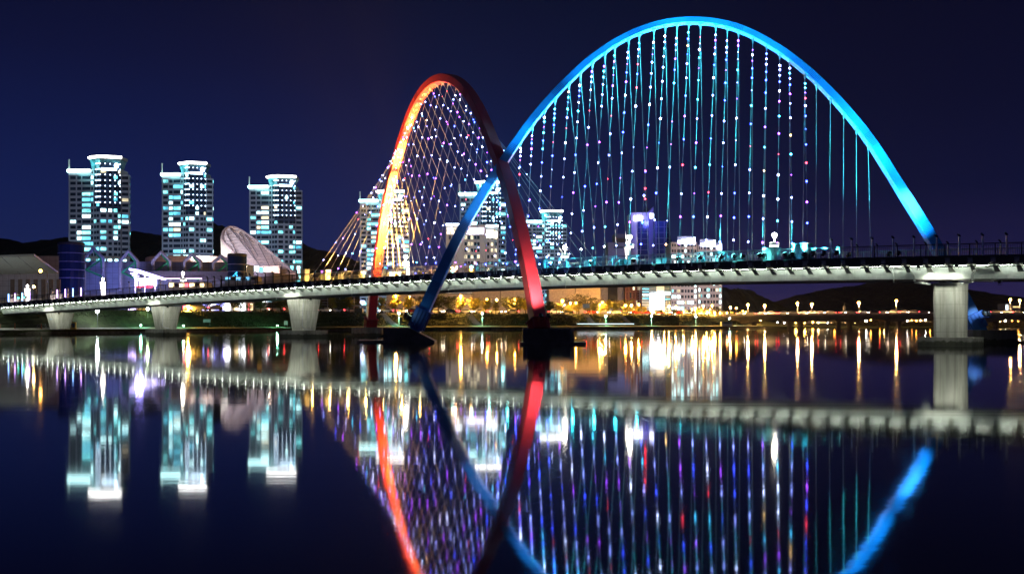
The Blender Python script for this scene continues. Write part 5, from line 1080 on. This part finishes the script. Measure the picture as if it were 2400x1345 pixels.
for i, px in enumerate(range(2280, 2410, 26)): car(i % 3, px, rbd(px)+4, RBZ(px)+.02, math.pi*(i % 2), f'{cn[i % 3]} car on the far road bridge right of the big pier, {ordn(i)} of five', 'cars on the far road bridge')
# low lights and bushes on the far bank under the road bridge
pts = [(1905, 755), (1918, 756), (1940, 757), (1956, 752), (1992, 752), (2005, 757), (2030, 752), (2041, 750), (2062, 751), (2072, 750), (2126, 752), (2137, 751), (2147, 752), (2158, 751), (2169, 750), (2180, 750), (2331, 752), (2344, 753), (2356, 752), (2372, 752), (2386, 753), (1838, 757), (1822, 756), (1806, 757)]
for i, (px, py) in enumerate(pts):
    d = 455+R.uniform(0, 60); x = (px-CX)/F*d; c = [sod, sodw, emit('far_white', (1, .93, .85), 70), sod][i % 4] if px > 1900 else emit('far_blue', (.7, .75, 1), 60)
    lamp('bank_light', f'small light on the far bank, {ordn(i % 8)} from the left in the {["left", "middle", "outer"][i//8]} cluster', 'lamp', px, py, d, tz(x, d), c, .30 if i % 3 else .42, dark_steel, 'small lights on the far bank', pr_=.05)
bsh = MB(); rg = random.Random(9)
for k in range(5200):
    cx_ = rg.choice((2010, 2040, 2075, 2120, 2145, 2165, 2185, 2205, 2340, 2380, 2420, 1960)); px = cx_+rg.gauss(0, 13); d = rg.uniform(418, 436); x = (px-CX)/F*d; z = .6+abs(rg.gauss(0, .9)); u = Vector((rg.gauss(0, 1), rg.gauss(0, 1), rg.gauss(0, 1))).normalized(); v = u.orthogonal().normalized(); sz = rg.uniform(.2, .5); p = Vector((x, d, z)); bsh.add([p-u*sz, p+v*sz*.7, p+u*sz, p-v*sz*.7], [(0, 1, 2, 3)])
tag(bsh.build('waterside_bushes', leaf_d), 'dark bushes along the far water edge under the road bridge', 'bushes', kind='stuff')
for i, (pxl, pxr, yt, d) in enumerate(((2356, 2372, 712, 640), (2372, 2392, 716, 660), (2120, 2190, 748, 520), (1905, 1990, 752, 500))):
    r_, x0, x1, z1 = block('low_building', ['small pale building with a lit white panel beyond the road bridge', 'low grey building at the right edge beyond the road bridge', 'low warm lit building behind the bushes near the big pier', 'low lit shed under the middle of the road bridge'][i], 'building', pxl, pxr, yt, d, 10, pbr('far_render', (.35, .33, .33), .8), base=2)
    m_ = MB(); m_.box((x0+(x1-x0)*(.25 if i == 0 else .5), d-.1, z1-(2.6 if i == 0 else .9)), ((x1-x0)*(.3 if i == 0 else .8), .2, 4 if i == 0 else .7)); m_.build('lit_panel', litpane('panel_white', (.8, .95, 1), 6, .3, .4) if i == 0 else litpane('panel_warm', (1, .62, .25), 3, .3, .3), r_)
r_, x0, x1, z1 = block('site_cabin', 'white site cabin with lit side on the bank below the near hill', 'cabin', 1692, 1716, 754, 340, 3, white_steel, base=1)
m_ = MB(); m_.box(((x0+x1)/2, 339.9, z1-.3), (x1-x0-.3, .12, .35)); m_.build('window_strip', glass_dark, r_)

# ================================================================== THINGS ON THE BRIDGE
def deck_column(label, px, n0, ytop, mat, heads=3):
    u = u_at(px, n0); q = D(u, n0, zt(u)); d = q.y; z1 = Z(ytop, d); root = thing('lamp_column', label, 'lamp', q, 'white lamp columns on the footbridge')
    m_ = MB(); m_.lathe(q, [(.22, 0), (.20, .5), (.10, .6), (.09, z1-q.z)], 10); m_.build('column', white_steel, root)
    m_ = MB(); m_.ball((q.x, q.y, z1), .24, 10, 7); m_.build('globe', mat, root)
    for k in range(heads):
        a = 2*math.pi*k/heads+.5; e = Vector((math.cos(a), math.sin(a), 0)); c = q+Vector((0, 0, z1-q.z-.95))
        m_ = MB(); m_.prism([(c+e*x+Vector((-e.y, e.x, 0))*y)[:2] for x, y in ((.1, -.2), (.42, -.28), (.42, .28), (.1, .2))], c.z-.12, c.z+.22); hd_ = m_.build('lamp_box', white_steel, root)
        m_ = MB(); m_.box(c+e*.3+Vector((0, 0, -.15)), (.3, .3, .05)); m_.build('lens', emit('box_white', (1, .95, .85), 25), hd_)
    point(root, (q.x, q.y-.3, z1-.4), (1, .93, .8), 160, .2); return root
gl = whitew
deck_column('white lamp column with glowing globe on the bridge under the right half of blue arch', 1815, 6.6, 551, gl)
deck_column('white lamp column with glowing globe before the office tower', 1476, 6.6, 556, gl)
deck_column('white lamp column with glowing globe just right of the red leg', 1324, 6.6, 580, gl)
deck_column('white lamp column with glowing globe right of the glowing orange leg', 951, 6.6, 602, gl)
deck_column('white lamp column with glowing globe on the bridge before the framed hall', 429, 6.6, 641, gl)
def pylon(label, px, n0, ytop, ybot_w, col):
    u = u_at(px, n0); q = D(u, n0, zt(u)); d = q.y; z1 = Z(ytop, d); root = thing('lit_pylon', label, 'light pylon', q, 'tapering white light pylons on the footbridge')
    m_ = MB(); w_ = ybot_w; m_.prism([(q.x-w_*.55, q.y-w_*.4), (q.x+w_*.55, q.y-w_*.4), (q.x+w_*.55, q.y+w_*.4), (q.x-w_*.55, q.y+w_*.4)], q.z, z1, [(q.x-w_*1.3, q.y-w_*.8), (q.x+w_*.5, q.y-w_*.8), (q.x+w_*.5, q.y+w_*.8), (q.x-w_*1.3, q.y+w_*.8)]); m_.build('body', emit('pylon_glow', (1, .90, .86), 3.2), root)
    m_ = MB(); m_.box((q.x-w_*.5, q.y, z1+.08), (w_*2.2, w_*1.9, .12)); m_.build('cap', white_steel, root)
    m_ = MB(); m_.ball((q.x-w_*.3, q.y, z1+.5), .2, 8, 6); m_.tube((q.x-w_*.3, q.y, z1), (q.x-w_*.3, q.y, z1+.4), .06, 6); m_.build('globe', gl, root); return root
pylon('white tapering light pylon on the bridge before the framed hall gable', 243, 6.8, 661, .42, 0)
pylon('white tapering light pylon on the bridge, before the office tower slab', 1473, 6.9, 582, .30, 0)
pylon('white tapering light pylon beside the globe lamp right of the orange leg', 957, 6.9, 626, .30, 0)
pylon('white tapering light pylon at the low left end of the bridge', 66, 6.8, 676, .45, 0)
# glowing bollards at the low left end
for i, (px, c) in enumerate(((20, 0), (35, 1), (52, 0), (69, 1), (134, 1), (153, 1), (171, 0), (190, 1))):
    u = u_at(px, .35); q = D(u, .35, zt(u)); root = thing('light_bollard', f'{"blue" if c == 0 else "violet"} glowing bollard on the low bridge end, {ordn(i)} from the left', 'bollard', q, 'glowing bollards at the low left end of the bridge')
    m_ = MB(); m_.tube(q, q+Vector((0, 0, .35)), .10, 8); m_.build('base', dark_steel, root)
    m_ = MB(); m_.tube(q+Vector((0, 0, .35)), q+Vector((0, 0, 1.75)), .085, 8); m_.build('glow_tube', emit('bollard_blue', (.22, .45, 1), 7) if c == 0 else emit('bollard_violet', (.55, .30, 1), 7), root)
    m_ = MB(); m_.tube(q+Vector((0, 0, 1.75)), q+Vector((0, 0, 2.0)), .10, 8, .02); m_.build('tip', dark_steel, root)
# mushroom topped stone ornaments
for i, px in enumerate((28, 42, 57, 126, 140)):
    u = u_at(px, 6.9); q = D(u, 6.9, zt(u)); root = thing('stone_ornament', f'pale stone ornament with mushroom cap on the low bridge end, {ordn(i)} from the left', 'ornament', q, 'pale stone ornaments at the low left end of the bridge')
    m_ = MB(); m_.prism([(q.x-.3, q.y-.3), (q.x+.5, q.y-.3), (q.x+.5, q.y+.3), (q.x-.3, q.y+.3)], q.z, q.z+1.7, [(q.x-.62, q.y-.35), (q.x+.45, q.y-.35), (q.x+.45, q.y+.35), (q.x-.62, q.y+.35)]); m_.build('body', pbr('ornament_stone', (.50, .47, .44), .8), root)
    m_ = MB(); m_.lathe(q+Vector((-.1, 0, 1.7)), [(.12, 0), (.12, .35), (.34, .4), (.28, .55), (.05, .66)], 10); m_.build('cap', MAT['ornament_stone'], root)
    point(root, q+Vector((.2, -1.1, .7)), (1, .88, .85), 60, .1)
for i, px in enumerate((45, 58)):
    u = u_at(px, 6.0); q = D(u, 6.0, zt(u)); root = thing('traffic_light', ['left', 'right'][i]+' traffic light showing green among the stone ornaments', 'traffic light', q, 'traffic lights at the low left end of the bridge')
    m_ = MB(); m_.tube(q, q+Vector((0, 0, 1.6)), .05, 6); m_.build('pole', dark_steel, root); m_ = MB(); m_.box(q+Vector((0, 0, 1.45)), (.9, .25, .32)); m_.build('housing', black_plastic, root); m_ = MB(); m_.box(q+Vector((-.1, -.14, 1.45)), (.34, .04, .22)); m_.build('signal', emit('signal_green', (.08, 1, .7), 14), root)
lamp('street_lamp', 'orange street lamp on a tall pole before the sloping canopy, far left', 'street lamp', 95, 635, 205, 4.5, emit('sodium_left', (1, .42, .07), 60), .30, dark_steel, arm=1.3, pr_=.10)
lamp('street_lamp', 'low warm lamp beside the stone ornaments, far left', 'street lamp', 79, 672, 203, 4.5, sodw, .24, dark_steel, arm=.5)
# cabinets on the deck
for px, n0, yt, w_, lab, c in ((714, .9, 632, 1.1, 'tall yellow lit equipment cabinet at the left end of the cable fan', 'y'), (762, .9, 634, 1.2, 'yellow lit equipment cabinet, second from the left on the bridge', 'y'), (798, .9, 643, .6, 'small orange lit box on the deck by the cable fan', 'y'), (848, .9, 641, .6, 'small orange lit box before the red left leg', 'y'), (905, .9, 637, .7, 'small amber box just right of the red left leg', 'y'),
                           (1062, .9, 627, .8, 'amber box on the deck left of the blue leg crossing', 'y'), (1112, .9, 624, 1.0, 'dark cabinet with amber lamp right of the blue leg', 'o'), (1270, .9, 607, 1.3, 'dark teal cabinet on the deck just right of the red leg', 't'), (1326, .9, 614, .7, 'small cyan lit box under the globe lamp right of the red leg', 'c'), (1378, .9, 612, .8, 'small cyan lit box, second right of the red leg', 'c'), (1460, .9, 609, .7, 'dark teal box before the office tower slab', 't'), (1549, .9, 606, .9, 'white cyan lit box before the glass wing', 'c'), (1738, .9, 599, 1.0, 'bright cyan lit box near the right end of the lit deck', 'c'), (1808, .9, 582, 1.5, 'large glaring cyan cabinet beside the globe lamp', 'c'), (1856, .9, 596, 1.2, 'dark blue box between the two large cabinets', 't'), (1881, .9, 572, 1.5, 'tall blue cabinet ending the lit deck railing', 'b')):
    u = u_at(px, n0); q = D(u, n0, zt(u)); h = Z(yt, q.y)-q.z; root = thing('equipment_cabinet', lab, 'cabinet', q)
    m_ = MB(); a, b_ = w_/2, w_*.36
    m_.prism([(q+U_*x+N_*y)[:2] for x, y in ((-a+.1, -b_), (a-.1, -b_), (a, -b_+.1), (a, b_), (-a, b_), (-a, -b_+.1))], q.z, q.z+h); m_.build('body', pbr('cabinet_steel', (.50, .52, .52), .4, var=.06) if c in 'yc' else pbr('cabinet_dark', (.12, .16, .18), .5), root)
    m_ = MB(); m_.box(q+Vector((0, 0, h+.04)), (w_+.08, w_*.76, .06), AX3); m_.build('lid', grey_steel, root)
    m_ = MB(); m_.box(q-N_*(b_+.012)+Vector((0, 0, h*.5)), (w_*.7, .02, h*.75), AX3); dr = m_.build('door', MAT['cabinet_steel'] if c in 'yc' else MAT['cabinet_dark'], root)
    m_ = MB(); m_.box(q-N_*(b_+.03)+U_*w_*.25+Vector((0, 0, h*.5)), (.04, .03, .16), AX3); m_.build('handle', black_plastic, dr)
    col = {'y': (1, .62, .06), 'o': (1, .5, .1), 'c': (.15, 1, 1), 't': (.1, .8, .8), 'b': (.10, .6, 1)}[c]; k = {'y': 70, 'o': 18, 'c': 90, 't': 8, 'b': 42}[c]
    spot(root, q-N_*1.3-U_*.3+Vector((0, 0, .1)), q+Vector((0, 0, h*.6)), col, k*(2.2 if px in (1808,) else 1), 70, 1, .1)
    if c == 'o': m_ = MB(); m_.ball(q-N_*.6+Vector((0, 0, .35)), .16, 8, 6); m_.build('amber_lamp', emit('amber_glow', (1, .45, .06), 40), root)
# ================================================================== LEFT QUAY FURNITURE
def shx_(px, o, d0=190):
    d = d0
    for _ in range(6): d = shore((px-CX)/F*d)+o
    return (px-CX)/F*d, d
for i, (px, tall) in enumerate(((35, 1), (97, 1), (155, .9), (212, 1), (265, .9), (316, .9), (1, .9))):
    x, y = shx_(px, .9); z = tz(x, y)+.05; root = thing('quay_post', f'orange brown post on the quay edge, {["under the left pier", "between the pier and the far left post", "by the yellow booth", "by the life ring", "right of the life ring", "left of the second pier", "at the far left edge"][(1, 0, 2, 3, 4, 5, 6)[i]]}' if i != 1 else 'orange brown post on the quay edge, left of the bench pier', 'post', (x, y, z), 'orange posts along the quay edge')
    m_ = MB(); m_.tube((x, y, z), (x, y, z+.85*tall), .09, 8); m_.build('post', pbr('rust_orange', (.38, .12, .05), .7), root); m_ = MB(); m_.ball((x, y, z+.9*tall), .11, 8, 5); m_.build('cap', MAT['rust_orange'], root)
x, y = shx_(215, 1.1); z = tz(x, y)+.05; root = thing('life_ring', 'orange life ring hanging on its stand at the quay edge', 'life ring', (x, y, z)); m_ = MB(); nn_ = 18
for k in range(nn_): a, b_ = 2*math.pi*k/nn_, 2*math.pi*(k+1)/nn_; m_.tube((x+.36*math.cos(a), y, z+.62+.36*math.sin(a)), (x+.36*math.cos(b_), y, z+.62+.36*math.sin(b_)), .085, 8)
m_.build('ring', pbr('ring_orange', (.55, .14, .06), .6), root)
m_ = MB(); m_.tube((x, y+.14, z), (x, y+.14, z+1.0), .05, 6); m_.build('stand', grey_steel, root)
x, y = shx_(172, 1.6); z = tz(x, y)+.05; root = thing('quay_booth', 'yellow framed booth with dark screen standing on the quay by the left pier', 'booth', (x, y, z)); m_ = MB()
for a in (-.42, .42): m_.box((x+a, y, z+.65), (.14, .4, 1.3))
m_.box((x, y, z+1.28), (.98, .5, .14)); m_.build('frame', pbr('booth_yellow', (.62, .34, .02), .5), root)
m_ = MB(); m_.box((x, y-.02, z+.82), (.68, .16, .72)); m_.build('screen', pbr('booth_blue', (.03, .06, .12), .3), root); m_ = MB(); m_.box((x, y, z+.2), (.7, .3, .25)); m_.build('shelf', MAT['booth_yellow'], root)
for i, px in enumerate((131, 160)):
    x, y = shx_(px, 2.6); z = tz(x, y)+.05; root = thing('quay_bench', ['wooden slatted bench before the left pier, further from the yellow booth', 'wooden slatted bench before the left pier, next to the yellow booth'][i], 'bench', (x, y, z), 'wooden benches before the left pier')
    m_ = MB()
    for k in range(4): m_.box((x, y-.18+k*.13, z+.43), (1.25, .11, .04))
    m_.build('seat', pbr('bench_wood', (.28, .12, .06), .7), root); m_ = MB()
    for k in range(3): m_.box((x, y+.26, z+.55+k*.13), (1.25, .04, .11))
    m_.build('backrest', MAT['bench_wood'], root)
    for a in (-.5, .5): m_ = MB(); m_.box((x+a, y, z+.21), (.06, .45, .42)); m_.box((x+a, y+.25, z+.6), (.05, .05, .5)); m_.build('leg', dark_steel, root)
x0_, y0_ = shx_(92, 6.0)
for i in range(4):
    x, y = x0_+i*.75, y0_+.1*i; z = tz(x, y)+.05; root = thing('parked_bicycle', f'parked dark bicycle on the quay beside the pier, {ordn(i)} from the left', 'bicycle', (x, y, z), 'bicycles parked left of the pier')
    for wx in (-.5, .5):
        m_ = MB()
        for k in range(12): a, b_ = 2*math.pi*k/12, 2*math.pi*(k+1)/12; m_.tube((x+wx+.31*math.cos(a), y, z+.33+.31*math.sin(a)), (x+wx+.31*math.cos(b_), y, z+.33+.31*math.sin(b_)), .022, 5)
        m_.build('wheel', black_plastic, root)
    m_ = MB(); v = lambda a, b_: Vector((x+a, y, z+b_)); m_.path([v(-.5, .33), v(-.18, .72), v(.38, .75), v(-.02, .32), v(-.5, .33)], .022, 5); m_.tube(v(.5, .33), v(.36, .92), .022, 5); m_.build('frame', pbr('bike_grey', (.35, .35, .36), .4), root)
    m_ = MB(); m_.box(v(-.2, .82), (.24, .12, .06)); m_.build('saddle', black_plastic, root); m_ = MB(); m_.tube((x+.36, y-.26, z+.94), (x+.36, y+.26, z+.94), .018, 5); m_.build('handlebar', grey_steel, root)
for i, (px, o) in enumerate(((670, 12), (485, 20))):
    x, y = shx_(px, o, 245); z = tz(x, y); root = thing('info_board', ['pale information board on legs at the water side near the tall pier', 'grey banner board on the dark bank between the two tall piers'][i], 'board', (x, y, z))
    m_ = MB(); w_ = (.9, 1.7)[i]; m_.box((x, y, z+1.0), (w_, .06, (.95, .7)[i])); m_.build('panel', pbr('board_pale', (.35, .36, .40), .6), root)
    for a in (-.4, .4): m_ = MB(); m_.tube((x+a*w_, y+.05, z-.2), (x+a*w_, y+.05, z+1.2), .04, 5); m_.build('leg', grey_steel, root)
# low white light bar on the bank right of the red foot, blue direction sign among the trees
x, y = shx_(1420, 14, 300); z = tz(x, y); xa, xb = (1352-CX)/F*y, (1486-CX)/F*y; root = thing('light_bar', 'long thin white light strip along the handrail on the bank', 'light strip', ((xa+xb)/2, y, z))
m_ = MB(); m_.tube((xa, y, z+.62), (xb, y, z+.62), .07, 6); m_.build('tube', emit('bar_white', (.62, .85, 1), 3.2), root)
for k in range(12): m_ = MB(); xx = xa+(xb-xa)*k/11.; m_.tube((xx, y+.1, z-.1), (xx, y+.1, z+.6), .04, 5); m_.build('post', grey_steel, root)
x, y = (1374-CX)/F*336, 336.; root = thing('direction_sign', 'blue road direction sign among the trees right of the red foot', 'road sign', (x, y, 4.8)); m_ = MB(); m_.box((x, y, Z(717, y)), (2.3, .1, 1.3)); m_.build('panel', pbr('road_sign_blue', (.03, .08, .40), .5), root); m_ = MB(); m_.tube((x+1.6, y+.1, 4.5), (x+1.6, y+.1, Z(712, y)), .12, 6); m_.tube((x+1.6, y+.1, Z(714, y)), (x, y+.1, Z(714, y)), .07, 5); m_.build('pole', grey_steel, root)

# ================================================================== AIR
hz = MB(); hz.box((0, 1980, 198), (7600, 4160, 406)); hb = hz.build('haze', pbr('haze_air', (.5, .5, .5))); hb['kind'] = 'stuff'; tag(hb, 'thin night haze over the river and city', 'haze')
hm_ = bpy.data.materials.new('haze_volume'); hm_.use_nodes = True; t = hm_.node_tree; t.nodes.clear(); o_ = t.nodes.new('ShaderNodeOutputMaterial'); pv = t.nodes.new('ShaderNodeVolumePrincipled')
pv.inputs['Color'].default_value = (.75, .80, 1, 1); pv.inputs['Density'].default_value = .000035; pv.inputs['Anisotropy'].default_value = .2; t.links.new(pv.outputs[0], o_.inputs['Volume']); hb.data.materials.clear(); hb.data.materials.append(hm_)
cy.volume_bounces = 0
